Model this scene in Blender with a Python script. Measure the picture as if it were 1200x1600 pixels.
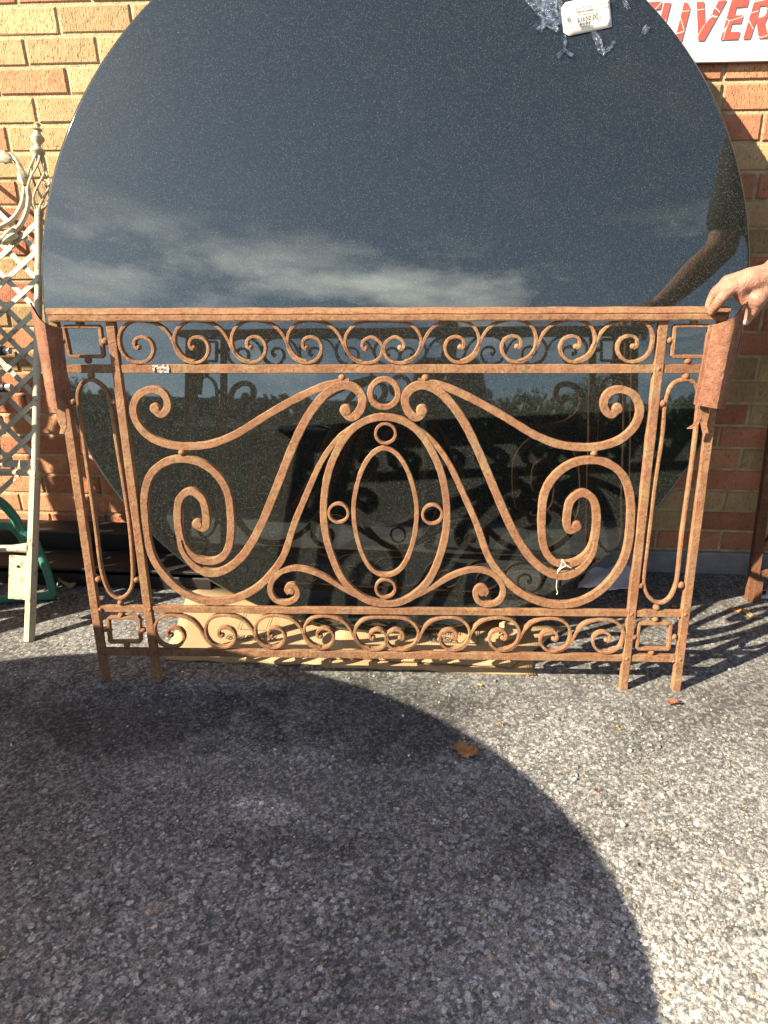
import bpy, bmesh, math, random
from mathutils import Vector, Matrix, Quaternion
import numpy as np
rnd = random.Random(7)
D = bpy.data
scn = bpy.context.scene
for o in list(D.objects): D.objects.remove(o, do_unlink=True)
COL = scn.collection

# ------------------------------------------------------------------ camera
CAM = Vector((0.0, -2.200, 1.139)); FPX = 1144.5
AX_R = Vector((0.9960, 0.0860, -0.0082)).normalized()
AX_F = Vector((-0.0820, 0.9140, -0.3978)).normalized()
AX_R = (AX_R - AX_F * AX_R.dot(AX_F)).normalized()
AX_U = AX_R.cross(AX_F).normalized()
cd = D.cameras.new('camera'); cam = D.objects.new('camera', cd); COL.objects.link(cam)
cd.sensor_fit = 'VERTICAL'; cd.sensor_height = 24.0; cd.lens = 24.0 * FPX / 1600.0
cd.clip_start = 0.02; cd.clip_end = 2000
cam.matrix_world = Matrix(((AX_R.x, AX_U.x, -AX_F.x, CAM.x), (AX_R.y, AX_U.y, -AX_F.y, CAM.y), (AX_R.z, AX_U.z, -AX_F.z, CAM.z), (0, 0, 0, 1)))
scn.camera = cam

# ------------------------------------------------------------------ sky, sun, exposure
SUN_EL = math.radians(33.5); SUN_AZ = math.radians(30.0)     # light travels towards +X/+Y
LDIR = Vector((math.cos(SUN_AZ) * math.cos(SUN_EL), math.sin(SUN_AZ) * math.cos(SUN_EL), -math.sin(SUN_EL)))
CLOUD = (3.2, 4.3, 0.6)
wd = D.worlds.new('World'); scn.world = wd; wd.use_nodes = True
nt = wd.node_tree; nt.nodes.clear()
def N(nt, typ, **kw):
    n = nt.nodes.new(typ)
    for k, v in kw.items():
        if k.startswith('i_'):
            key = k[2:]; key = int(key) if key.isdigit() else key.replace('_', ' ')
            n.inputs[key].default_value = v
        else: setattr(n, k, v)
    return n
def ramp(nt, stops, interp='LINEAR'):
    r = nt.nodes.new('ShaderNodeValToRGB'); r.color_ramp.interpolation = interp
    e = r.color_ramp.elements
    while len(e) < len(stops): e.new(0.5)
    for i, (p, c) in enumerate(stops):
        e[i].position = p; e[i].color = (c, c, c, 1) if not hasattr(c, '__len__') else (*c[:3], 1)
    return r
sky = N(nt, 'ShaderNodeTexSky', sky_type='NISHITA', sun_disc=False, sun_elevation=SUN_EL,
        sun_rotation=math.atan2(-LDIR.x, -LDIR.y), altitude=200.0, air_density=1.0, dust_density=0.6, ozone_density=0.6)
tc = N(nt, 'ShaderNodeTexCoord'); sep = N(nt, 'ShaderNodeSeparateXYZ'); nt.links.new(tc.outputs['Generated'], sep.inputs[0])
mp = N(nt, 'ShaderNodeMapping'); mp.inputs['Scale'].default_value = (1.5, 1.5, 5.5); mp.inputs['Location'].default_value = CLOUD; nt.links.new(tc.outputs['Generated'], mp.inputs[0])
cn = N(nt, 'ShaderNodeTexNoise', i_Scale=1.5, i_Detail=7.0, i_Roughness=0.62); nt.links.new(mp.outputs[0], cn.inputs['Vector'])
cr = ramp(nt, [(0.51, 0.0), (0.68, 1.0)]); nt.links.new(cn.outputs['Fac'], cr.inputs[0])
er = ramp(nt, [(0.0, 0.25), (0.28, 0.4), (0.37, 1.0), (0.46, 0.0)]); nt.links.new(sep.outputs['Z'], er.inputs[0])
mul = N(nt, 'ShaderNodeMath', operation='MULTIPLY'); nt.links.new(cr.outputs[0], mul.inputs[0]); nt.links.new(er.outputs[0], mul.inputs[1])
mx = N(nt, 'ShaderNodeMixRGB'); mx.inputs[2].default_value = (19.0, 18.4, 17.4, 1)
nt.links.new(mul.outputs[0], mx.inputs[0]); nt.links.new(sky.outputs[0], mx.inputs[1])
bg = N(nt, 'ShaderNodeBackground', i_Strength=0.068); nt.links.new(mx.outputs[0], bg.inputs[0])
wo = N(nt, 'ShaderNodeOutputWorld'); nt.links.new(bg.outputs[0], wo.inputs[0])
sl = D.lights.new('sun', 'SUN'); sl.energy = 5.0; sl.angle = math.radians(0.53); sl.color = (1.0, 0.88, 0.70)
so = D.objects.new('sun', sl); COL.objects.link(so); so.rotation_euler = LDIR.to_track_quat('-Z', 'Y').to_euler(); so.location = (-6, -5, 7)
vs = scn.view_settings; vs.view_transform = 'Standard'; vs.look = 'None'; vs.gamma = 1.0; vs.use_curve_mapping = False
vs.exposure = 1.74

# ------------------------------------------------------------------ helpers
def ray(x, y): return AX_R * ((x - 600) / FPX) - AX_U * ((y - 800) / FPX) + AX_F
def onplane(x, y, P0, n):
    d = ray(x, y); return CAM + d * ((P0 - CAM).dot(n) / d.dot(n))
def gz(x, y, z=0.0): return onplane(x, y, Vector((0, 0, z)), Vector((0, 0, 1)))
def aty(x, y, Y): return onplane(x, y, Vector((0, Y, 0)), Vector((0, 1, 0)))
def tag(o, label=None, cat=None, group=None, kind=None):
    if label: o['label'] = label
    if cat: o['category'] = cat
    if group: o['group'] = group
    if kind: o['kind'] = kind
    return o
def empty(name, loc=(0, 0, 0), label=None, cat=None, group=None, mat=None):
    o = D.objects.new(name, None); COL.objects.link(o); o.empty_display_size = 0.05
    if mat is not None: o.matrix_world = mat
    else: o.location = loc
    return tag(o, label, cat, group)
def link(name, me, parent=None, loc=None):
    o = D.objects.new(name, me); COL.objects.link(o)
    if parent: o.parent = parent
    if loc is not None: o.location = loc
    return o
def mesh(name, verts, faces, mat, parent=None, smooth=True, ang=40):
    me = D.meshes.new(name); me.from_pydata([tuple(v) for v in verts], [], faces)
    me.materials.append(mat); me.update()
    if smooth:
        me.shade_smooth()
        try: me.set_sharp_from_angle(angle=math.radians(ang))
        except Exception: pass
    return link(name, me, parent)
class MB:
    def __init__(s): s.v = []; s.f = []
    def add(s, v, f):
        b = len(s.v); s.v += [tuple(p) for p in v]; s.f += [tuple(i + b for i in q) for q in f]
    def box(s, a, b, bev=0.0, rot=None, org=None):
        (x0, y0, z0), (x1, y1, z1) = a, b
        bm = bmesh.new(); bmesh.ops.create_cube(bm, size=1.0)
        for v in bm.verts:
            v.co = Vector(((x0 + x1) / 2 + v.co.x * (x1 - x0), (y0 + y1) / 2 + v.co.y * (y1 - y0), (z0 + z1) / 2 + v.co.z * (z1 - z0)))
        if bev: bmesh.ops.bevel(bm, geom=bm.edges[:], offset=bev, segments=1, affect='EDGES')
        if rot is not None:
            for v in bm.verts: v.co = rot @ v.co
        if org is not None:
            for v in bm.verts: v.co = v.co + Vector(org)
        bm.verts.index_update()
        s.add([v.co.copy() for v in bm.verts], [[v.index for v in f.verts] for f in bm.faces]); bm.free()
    def tube(s, pts, rads, n=10, closed=False, caps=True):
        pts = [Vector(p) for p in pts]; m = len(pts)
        if not hasattr(rads, '__len__'): rads = [rads] * m
        up = None; rings = []
        for i in range(m):
            a = pts[(i - 1) % m] if (i > 0 or closed) else pts[i]; b = pts[(i + 1) % m] if (i < m - 1 or closed) else pts[i]
            t = (b - a).normalized()
            if up is None:
                up = t.orthogonal().normalized()
            up = (up - t * up.dot(t)); up = up.normalized() if up.length > 1e-6 else t.orthogonal().normalized()
            w = t.cross(up); rings.append([pts[i] + (up * math.cos(2 * math.pi * k / n) + w * math.sin(2 * math.pi * k / n)) * rads[i] for k in range(n)])
        v = [p for r in rings for p in r]; f = []
        for i in range(m if closed else m - 1):
            j = (i + 1) % m
            for k in range(n): f.append((i * n + k, i * n + (k + 1) % n, j * n + (k + 1) % n, j * n + k))
        if caps and not closed:
            f.append(tuple(range(n))[::-1]); f.append(tuple((m - 1) * n + k for k in range(n)))
        s.add(v, f)
    def ball(s, c, r, sc=(1, 1, 1), nu=14, nv=9, rot=None):
        c = Vector(c); v = []; f = []
        for i in range(nv + 1):
            th = math.pi * i / nv
            for k in range(nu):
                ph = 2 * math.pi * k / nu
                p = Vector((math.sin(th) * math.cos(ph) * sc[0], math.sin(th) * math.sin(ph) * sc[1], math.cos(th) * sc[2])) * r
                if rot is not None: p = rot @ p
                v.append(c + p)
        for i in range(nv):
            for k in range(nu): f.append((i * nu + k, (i + 1) * nu + k, (i + 1) * nu + (k + 1) % nu, i * nu + (k + 1) % nu))
        s.add(v, f)
    def lathe(s, prof, n=24, M=None):
        v = []; f = []
        for (r, z) in prof:
            for k in range(n):
                p = Vector((r * math.cos(2 * math.pi * k / n), r * math.sin(2 * math.pi * k / n), z)); v.append(M @ p if M is not None else p)
        for i in range(len(prof) - 1):
            for k in range(n): f.append((i * n + k, i * n + (k + 1) % n, (i + 1) * n + (k + 1) % n, (i + 1) * n + k))
        s.add(v, f)
    def build(s, name, mat, parent=None, smooth=True, ang=40): return mesh(name, s.v, s.f, mat, parent, smooth, ang)
def catmull(pts, sub=6, closed=False):
    P = [Vector(p) for p in pts]; m = len(P); out = []
    rng = range(m) if closed else range(m - 1)
    for i in rng:
        if closed: a, b, c, d = P[(i - 1) % m], P[i], P[(i + 1) % m], P[(i + 2) % m]
        else: a, b, c, d = P[max(i - 1, 0)], P[i], P[i + 1], P[min(i + 2, m - 1)]
        for k in range(sub):
            t = k / sub
            out.append(0.5 * ((2 * b) + (c - a) * t + (2 * a - 5 * b + 4 * c - d) * t * t + (3 * b - a - 3 * c + d) * t ** 3))
    if not closed: out.append(P[-1])
    return out
def relax(pts, it=2, closed=False):
    P = [p.copy() for p in pts]
    for _ in range(it):
        Q = [p.copy() for p in P]
        for i in range(len(P)):
            if not closed and i in (0, len(P) - 1): continue
            Q[i] = P[i] * 0.5 + (P[i - 1] + P[(i + 1) % len(P)]) * 0.25
        P = Q
    return P

# ------------------------------------------------------------------ materials
def newmat(name):
    m = D.materials.new(name); m.use_nodes = True; nt = m.node_tree; nt.nodes.clear()
    out = nt.nodes.new('ShaderNodeOutputMaterial'); b = nt.nodes.new('ShaderNodeBsdfPrincipled'); nt.links.new(b.outputs[0], out.inputs[0])
    return m, nt, b
def coords(nt, kind='Object', scale=(1, 1, 1)):
    t = nt.nodes.new('ShaderNodeTexCoord'); mp = nt.nodes.new('ShaderNodeMapping'); mp.inputs['Scale'].default_value = scale
    nt.links.new(t.outputs[kind], mp.inputs[0]); return mp.outputs[0]
def noise(nt, vec, scale, detail=5, rough=0.6, dist=0.0):
    n = N(nt, 'ShaderNodeTexNoise', i_Scale=scale, i_Detail=float(detail), i_Roughness=rough, i_Distortion=dist); nt.links.new(vec, n.inputs['Vector']); return n.outputs['Fac']
def mix(nt, fac, a, b, typ='MIX'):
    m = nt.nodes.new('ShaderNodeMixRGB'); m.blend_type = typ
    for i, s in ((0, fac), (1, a), (2, b)):
        if hasattr(s, 'links') or hasattr(s, 'is_linked'): nt.links.new(s, m.inputs[i])
        elif i == 0: m.inputs[0].default_value = s
        else: m.inputs[i].default_value = (*s[:3], 1)
    return m.outputs[0]
def bump(nt, b, h, strength, dist, prev=None):
    n = nt.nodes.new('ShaderNodeBump'); n.inputs['Strength'].default_value = strength; n.inputs['Distance'].default_value = dist
    nt.links.new(h, n.inputs['Height'])
    if prev is not None: nt.links.new(prev, n.inputs['Normal'])
    nt.links.new(n.outputs[0], b.inputs['Normal']); return n.outputs[0]
def rmp(nt, fac, stops, interp='LINEAR'):
    r = ramp(nt, stops, interp); nt.links.new(fac, r.inputs[0]); return r.outputs[0]
def simple(name, col, rough=0.6, metal=0.0, var=0.25, scale=25, bmp=0.15, bscale=120, bd=0.002, kind='Object'):
    m, nt, b = newmat(name); v = coords(nt, kind)
    lo = tuple(c * (1 - var) for c in col); hi = tuple(min(1, c * (1 + var)) for c in col)
    c = rmp(nt, noise(nt, v, scale), [(0.3, lo), (0.7, hi)])
    nt.links.new(c, b.inputs['Base Color']); b.inputs['Roughness'].default_value = rough; b.inputs['Metallic'].default_value = metal
    if bmp: bump(nt, b, noise(nt, v, bscale, 6), bmp, bd)
    return m

def rust_mat(name, light, mid, dark, stain):
    m, nt, b = newmat(name); v = coords(nt)
    big = noise(nt, v, 9, 5, 0.65); fine = noise(nt, v, 140, 6, 0.7); midn = noise(nt, v, 38, 5, 0.65)
    c = rmp(nt, big, [(0.34, mid), (0.50, light), (0.64, stain)])
    c = mix(nt, rmp(nt, noise(nt, v, 17, 6, 0.75, 0.6), [(0.56, 0.0), (0.70, 0.7)]), c, dark)
    c = mix(nt, rmp(nt, noise(nt, v, 5.5, 6, 0.7, 0.8), [(0.52, 0.0), (0.66, 0.6)]), c, (0.185, 0.125, 0.085))
    c = mix(nt, rmp(nt, midn, [(0.42, 0.0), (0.60, 0.8)]), c, mid)
    c = mix(nt, rmp(nt, fine, [(0.50, 0.0), (0.72, 0.85)]), c, dark)
    c = mix(nt, rmp(nt, noise(nt, v, 420, 3, 0.7), [(0.50, 0.0), (0.70, 0.65)]), c, dark)
    c = mix(nt, rmp(nt, noise(nt, v, 330, 3, 0.6), [(0.62, 0.0), (0.75, 0.55)]), c, (0.62, 0.42, 0.27))
    nt.links.new(c, b.inputs['Base Color']); b.inputs['Roughness'].default_value = 0.88
    b.inputs['Specular IOR Level'].default_value = 0.25
    p = bump(nt, b, noise(nt, v, 300, 4, 0.75), 1.0, 0.0022); bump(nt, b, noise(nt, v, 70, 4), 0.5, 0.004, p)
    return m
M_RUST = rust_mat('rusty_iron', (0.345, 0.182, 0.092), (0.245, 0.113, 0.054), (0.085, 0.038, 0.022), (0.325, 0.208, 0.098))
M_RUSTP = rust_mat('painted_rusty_iron', (0.32, 0.150, 0.084), (0.235, 0.098, 0.055), (0.09, 0.038, 0.026), (0.33, 0.17, 0.092))
M_RUSTD = rust_mat('dark_rusty_iron', (0.21, 0.095, 0.045), (0.13, 0.055, 0.030), (0.06, 0.028, 0.018), (0.27, 0.15, 0.07))

def granite():
    m, nt, b = newmat('black_granite'); v = coords(nt)
    vo = N(nt, 'ShaderNodeTexVoronoi', feature='F1', i_Scale=640.0); nt.links.new(v, vo.inputs['Vector'])
    sp = nt.nodes.new('ShaderNodeSeparateColor'); nt.links.new(vo.outputs['Color'], sp.inputs[0])
    flake = rmp(nt, sp.outputs[0], [(0.80, 0.0), (0.97, 1.0)])
    vo2 = N(nt, 'ShaderNodeTexVoronoi', feature='F1', i_Scale=380.0); nt.links.new(v, vo2.inputs['Vector'])
    sp2 = nt.nodes.new('ShaderNodeSeparateColor'); nt.links.new(vo2.outputs['Color'], sp2.inputs[0])
    fl2 = rmp(nt, sp2.outputs[1], [(0.93, 0.0), (1.0, 1.0)])
    dd = rmp(nt, vo2.outputs['Distance'], [(0.22, 1.0), (0.42, 0.0)])
    fl2 = mix(nt, 1.0, fl2, dd, 'MULTIPLY')
    c = rmp(nt, noise(nt, v, 260, 4, 0.7), [(0.35, (0.004, 0.0045, 0.004)), (0.65, (0.016, 0.017, 0.0145))])
    c = mix(nt, flake, c, (0.040, 0.046, 0.043))
    c = mix(nt, fl2, c, (0.098, 0.108, 0.104))
    dust = rmp(nt, noise(nt, v, 3.2, 6, 0.7), [(0.50, 0.0), (0.80, 0.018)])
    c = mix(nt, dust, c, (0.35, 0.34, 0.31))
    nt.links.new(c, b.inputs['Base Color']); b.inputs['Specular Tint'].default_value = (0.91, 1.0, 0.97, 1); b.inputs['IOR'].default_value = 1.66; b.inputs['Specular IOR Level'].default_value = 0.80
    r = rmp(nt, noise(nt, v, 5, 5, 0.6), [(0.3, 0.012), (0.8, 0.05)]); nt.links.new(r, b.inputs['Roughness'])
    return m
M_GRAN = granite()

def asphalt():
    m, nt, b = newmat('worn_asphalt'); v = coords(nt)
    wv = N(nt, 'ShaderNodeTexNoise', i_Scale=60.0, i_Detail=2.0); nt.links.new(v, wv.inputs['Vector'])
    vv = mix(nt, 0.006, v, wv.outputs['Color'], 'ADD')
    a = N(nt, 'ShaderNodeTexVoronoi', feature='F1', i_Scale=105.0); nt.links.new(vv, a.inputs['Vector'])
    e = N(nt, 'ShaderNodeTexVoronoi', feature='DISTANCE_TO_EDGE', i_Scale=105.0); nt.links.new(vv, e.inputs['Vector'])
    a2 = N(nt, 'ShaderNodeTexVoronoi', feature='F1', i_Scale=270.0); nt.links.new(vv, a2.inputs['Vector'])
    s1 = nt.nodes.new('ShaderNodeSeparateColor'); nt.links.new(a.outputs['Color'], s1.inputs[0])
    s2 = nt.nodes.new('ShaderNodeSeparateColor'); nt.links.new(a2.outputs['Color'], s2.inputs[0])
    fines = rmp(nt, s2.outputs[0], [(0.0, (0.075, 0.075, 0.077)), (0.55, (0.15, 0.148, 0.142)), (0.85, (0.26, 0.252, 0.235)), (1.0, (0.42, 0.41, 0.385))])
    stone = rmp(nt, s1.outputs[0], [(0.0, (0.11, 0.11, 0.112)), (0.5, (0.19, 0.187, 0.18)), (0.8, (0.29, 0.283, 0.265)), (0.95, (0.44, 0.425, 0.395)), (1.0, (0.38, 0.29, 0.21))])
    mask = mix(nt, 1.0, rmp(nt, s1.outputs[1], [(0.45, 0.0), (0.55, 1.0)]), rmp(nt, a.outputs['Distance'], [(0.40, 1.0), (0.55, 0.0)]), 'MULTIPLY')
    big = noise(nt, v, 2.4, 6, 0.65)
    mask = mix(nt, 1.0, mask, rmp(nt, big, [(0.36, 0.35), (0.55, 1.0)]), 'MULTIPLY')
    c = mix(nt, mask, fines, stone)
    tar = rmp(nt, noise(nt, v, 45, 5, 0.7), [(0.30, 0.75), (0.48, 0.0)])
    c = mix(nt, tar, c, (0.055, 0.055, 0.058))
    c = mix(nt, 1.0, c, rmp(nt, big, [(0.32, 0.70), (0.5, 1.0), (0.72, 1.22)]), 'MULTIPLY')
    st = rmp(nt, noise(nt, v, 1.1, 4, 0.6, 0.4), [(0.56, 0.0), (0.66, 0.4)])
    c = mix(nt, st, c, (0.06, 0.058, 0.058))
    ck = N(nt, 'ShaderNodeTexVoronoi', feature='DISTANCE_TO_EDGE', i_Scale=2.6)
    vck = mix(nt, 0.10, v, N(nt, 'ShaderNodeTexNoise', i_Scale=6.0, i_Detail=5.0).outputs['Color'], 'ADD'); nt.links.new(vck, ck.inputs['Vector'])
    crk = mix(nt, 1.0, rmp(nt, ck.outputs['Distance'], [(0.0, 1.0), (0.010, 0.0)]), rmp(nt, noise(nt, v, 4.0, 2), [(0.53, 0.0), (0.60, 1.0)]), 'MULTIPLY')
    c = mix(nt, crk, c, (0.02, 0.02, 0.021))
    spk = rmp(nt, noise(nt, v, 95, 2, 0.5), [(0.765, 0.0), (0.78, 1.0)])
    c = mix(nt, spk, c, (0.6, 0.6, 0.58))
    nt.links.new(c, b.inputs['Base Color']); b.inputs['Roughness'].default_value = 0.85; b.inputs['Specular IOR Level'].default_value = 0.3
    h = mix(nt, 1.0, mix(nt, mask, rmp(nt, a2.outputs['Distance'], [(0.0, 0.55), (0.6, 0.15)]), rmp(nt, a.outputs['Distance'], [(0.0, 1.0), (0.35, 0.85), (0.55, 0.0)])),
            rmp(nt, crk, [(0.0, 1.0), (1.0, 0.0)]), 'MULTIPLY')
    p = bump(nt, b, h, 0.9, 0.0035); bump(nt, b, noise(nt, v, 420, 4, 0.7), 0.35, 0.0012, p)
    return m
M_ASPH = asphalt()

def brick_mat(name, c1, c2, c3):
    m, nt, b = newmat(name); v = coords(nt); info = nt.nodes.new('ShaderNodeObjectInfo')
    vv = nt.nodes.new('ShaderNodeVectorMath'); vv.operation = 'ADD'; nt.links.new(v, vv.inputs[0])
    sc = nt.nodes.new('ShaderNodeVectorMath'); sc.operation = 'SCALE'; sc.inputs[0].default_value = (7.1, 3.3, 5.7); nt.links.new(info.outputs['Random'], sc.inputs['Scale']); nt.links.new(sc.outputs[0], vv.inputs[1])
    mp = nt.nodes.new('ShaderNodeMapping'); mp.inputs['Scale'].default_value = (330, 200, 95); mp.inputs['Rotation'].default_value = (0, 0.18, 0); nt.links.new(vv.outputs[0], mp.inputs[0])
    streak = noise(nt, mp.outputs[0], 1.0, 3, 0.6)
    pit = rmp(nt, streak, [(0.60, 0.0), (0.68, 1.0)])
    c = rmp(nt, noise(nt, vv.outputs[0], 24, 5, 0.65), [(0.28, c1), (0.5, c2), (0.75, c3)])
    hsv = nt.nodes.new('ShaderNodeHueSaturation'); nt.links.new(c, hsv.inputs['Color'])
    mr = N(nt, 'ShaderNodeMapRange'); mr.inputs['To Min'].default_value = 0.78; mr.inputs['To Max'].default_value = 1.18; nt.links.new(info.outputs['Random'], mr.inputs['Value']); nt.links.new(mr.outputs[0], hsv.inputs['Value'])
    c = mix(nt, pit, hsv.outputs[0], tuple(x * 0.42 for x in c2))
    c = mix(nt, rmp(nt, noise(nt, vv.outputs[0], 60, 3), [(0.64, 0.0), (0.72, 0.5)]), c, (0.10, 0.075, 0.06))
    c = mix(nt, rmp(nt, noise(nt, vv.outputs[0], 11, 6, 0.75, 0.5), [(0.60, 0.0), (0.74, 0.55)]), c, (0.44, 0.36, 0.22))
    c = mix(nt, rmp(nt, noise(nt, vv.outputs[0], 15, 6, 0.7, 0.3), [(0.26, 0.6), (0.40, 0.0)]), c, tuple(x * 0.45 for x in c1))
    nt.links.new(c, b.inputs['Base Color']); b.inputs['Roughness'].default_value = 0.9; b.inputs['Specular IOR Level'].default_value = 0.25
    p = bump(nt, b, rmp(nt, streak, [(0.5, 1.0), (0.70, 0.0)]), 0.7, 0.003); bump(nt, b, noise(nt, vv.outputs[0], 150, 5), 0.35, 0.002, p)
    return m
M_BUFF = brick_mat('buff_brick', (0.43, 0.285, 0.135), (0.50, 0.345, 0.170), (0.56, 0.40, 0.21))
M_ORNG = brick_mat('orange_brick', (0.44, 0.195, 0.095), (0.52, 0.245, 0.125), (0.57, 0.30, 0.16))
M_REDB = brick_mat('red_brick', (0.38, 0.15, 0.075), (0.46, 0.19, 0.10), (0.51, 0.23, 0.13))
M_OLIV = brick_mat('tan_brick', (0.37, 0.25, 0.115), (0.44, 0.30, 0.145), (0.50, 0.355, 0.185))
M_MORT = simple('mortar', (0.46, 0.37, 0.21), 0.95, var=0.35, scale=30, bmp=0.8, bscale=220, bd=0.004)
M_CONC = simple('concrete_footing', (0.24, 0.235, 0.215), 0.92, var=0.3, scale=14, bmp=0.6, bscale=90, bd=0.004)

def chipped(name, paint, rust, thr=0.62):
    m, nt, b = newmat(name); v = coords(nt)
    c = rmp(nt, noise(nt, v, 30, 5), [(0.3, tuple(x * 0.85 for x in paint)), (0.7, paint)])
    ch = rmp(nt, noise(nt, v, 42, 7, 0.72), [(thr, 0.0), (thr + 0.06, 1.0)])
    c = mix(nt, ch, c, rust)
    c = mix(nt, rmp(nt, noise(nt, v, 190, 4, 0.7), [(0.60, 0.0), (0.72, 0.6)]), c, tuple(x * 0.45 for x in paint))
    nt.links.new(c, b.inputs['Base Color']); b.inputs['Roughness'].default_value = 0.6
    bump(nt, b, noise(nt, v, 120, 6), 0.35, 0.002)
    return m
M_WHITE = chipped('chipped_cream_paint', (0.47, 0.415, 0.275), (0.27, 0.14, 0.06), 0.565)
M_GREEN = chipped('green_enamel_paint', (0.05, 0.235, 0.165), (0.03, 0.09, 0.07), 0.70)
M_GREEN.node_tree.nodes['Principled BSDF'].inputs['Roughness'].default_value = 0.38
M_BLACK = simple('black_painted_steel', (0.009, 0.009, 0.010), 0.6, var=0.4, scale=18, bmp=0.2)
M_STEEL = simple('worn_bolt_steel', (0.38, 0.36, 0.33), 0.45, metal=0.6, var=0.4, scale=90)
M_PAPER = simple('white_paper', (0.72, 0.72, 0.70), 0.8, var=0.06, scale=12, bmp=0.2, bscale=40)
M_TAG = simple('tag_card', (0.66, 0.64, 0.56), 0.75, var=0.06, scale=18, bmp=0.05)
M_INK = simple('black_ink', (0.03, 0.03, 0.033), 0.7, var=0.1, bmp=0)
M_INKG = simple('grey_ink', (0.16, 0.155, 0.14), 0.7, var=0.1, bmp=0)
M_INKC = simple('cardboard_ink', (0.10, 0.075, 0.05), 0.8, var=0.3, bmp=0)
M_SIGN = simple('white_sign_face', (0.68, 0.67, 0.62), 0.5, var=0.05, scale=6, bmp=0.05)
M_DBRK = simple('dark_brown_brickwork', (0.06, 0.045, 0.035), 0.9, var=0.3, scale=2, bmp=0)
M_BARK = simple('bark', (0.11, 0.08, 0.055), 0.9, var=0.4, scale=9, bmp=0.7, bscale=30, bd=0.03)
M_LEAFG = simple('green_foliage', (0.05, 0.09, 0.025), 0.6, var=0.5, scale=0.9, bmp=0)
M_DRY = simple('dry_brown_leaf', (0.36, 0.17, 0.055), 0.7, var=0.45, scale=45, bmp=0.5, bscale=70, bd=0.003)
M_DRYR = simple('dry_red_leaf', (0.22, 0.075, 0.035), 0.7, var=0.4, scale=60, bmp=0.4, bscale=80)
M_DRYY = simple('dry_yellow_leaf', (0.36, 0.24, 0.09), 0.7, var=0.35, scale=50, bmp=0.4, bscale=80)
M_STRING = simple('cotton_string', (0.62, 0.58, 0.47), 0.9, var=0.15, bmp=0.3, bscale=500, bd=0.001)
M_RESID = simple('dried_tape_residue', (0.42, 0.37, 0.30), 0.8, var=0.4, scale=160)
M_CLOTH = simple('dark_navy_cotton', (0.018, 0.020, 0.026), 0.9, var=0.25, scale=40, bmp=0.3, bscale=300)
M_DENIM = simple('blue_denim', (0.04, 0.06, 0.11), 0.9, var=0.3, scale=60, bmp=0.3, bscale=500)
M_SHOE = simple('brown_leather', (0.09, 0.05, 0.03), 0.5, var=0.3)
M_HAIR = simple('grey_hair', (0.25, 0.23, 0.21), 0.6, var=0.4, scale=80, bmp=0.6, bscale=200)
def red_letters():
    m, nt, b = newmat('cracked_red_vinyl'); v = coords(nt)
    vo = N(nt, 'ShaderNodeTexVoronoi', feature='DISTANCE_TO_EDGE', i_Scale=19.0); nt.links.new(v, vo.inputs['Vector'])
    k = rmp(nt, vo.outputs['Distance'], [(0.008, 1.0), (0.016, 0.0)])
    c = mix(nt, k, rmp(nt, noise(nt, v, 30), [(0.3, (0.48, 0.07, 0.05)), (0.7, (0.55, 0.10, 0.07))]), (0.66, 0.60, 0.52))
    nt.links.new(c, b.inputs['Base Color']); b.inputs['Roughness'].default_value = 0.5; return m
M_RED = red_letters()
def cardboard():
    m, nt, b = newmat('corrugated_cardboard'); v = coords(nt)
    w = N(nt, 'ShaderNodeTexWave', wave_type='BANDS', bands_direction='X', i_Scale=48.0, i_Distortion=0.6, i_Detail=1.0); nt.links.new(v, w.inputs['Vector'])
    c = rmp(nt, noise(nt, v, 9, 5), [(0.3, (0.33, 0.225, 0.11)), (0.7, (0.42, 0.295, 0.155))])
    c = mix(nt, rmp(nt, w.outputs['Fac'], [(0.0, 0.22), (0.6, 0.0)]), c, (0.30, 0.20, 0.10))
    nt.links.new(c, b.inputs['Base Color']); b.inputs['Roughness'].default_value = 0.85
    p = bump(nt, b, w.outputs['Fac'], 0.25, 0.0015); bump(nt, b, noise(nt, v, 30, 4), 0.3, 0.004, p); return m
M_CARD = cardboard()
def skin():
    m, nt, b = newmat('sunburnt_skin'); v = coords(nt)
    c = rmp(nt, noise(nt, v, 38, 6, 0.65), [(0.30, (0.30, 0.115, 0.072)), (0.5, (0.375, 0.175, 0.112)), (0.75, (0.43, 0.225, 0.145))])
    c = mix(nt, rmp(nt, noise(nt, v, 160, 3), [(0.62, 0.0), (0.72, 0.45)]), c, (0.36, 0.15, 0.09))
    nt.links.new(c, b.inputs['Base Color']); b.inputs['Roughness'].default_value = 0.5
    b.inputs['Subsurface Weight'].default_value = 0.12; b.inputs['Subsurface Radius'].default_value = (0.01, 0.004, 0.002); b.inputs['Subsurface Scale'].default_value = 0.6
    mp = coords(nt, 'Object', (1.0, 1.0, 1.0))
    w = noise(nt, mp, 70, 4, 0.65, 2.0); p = bump(nt, b, w, 0.8, 0.006); bump(nt, b, noise(nt, v, 420, 3), 0.25, 0.001, p); return m
M_SKIN = skin()
M_NAIL = simple('fingernail', (0.62, 0.40, 0.31), 0.3, var=0.05, bmp=0)
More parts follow.
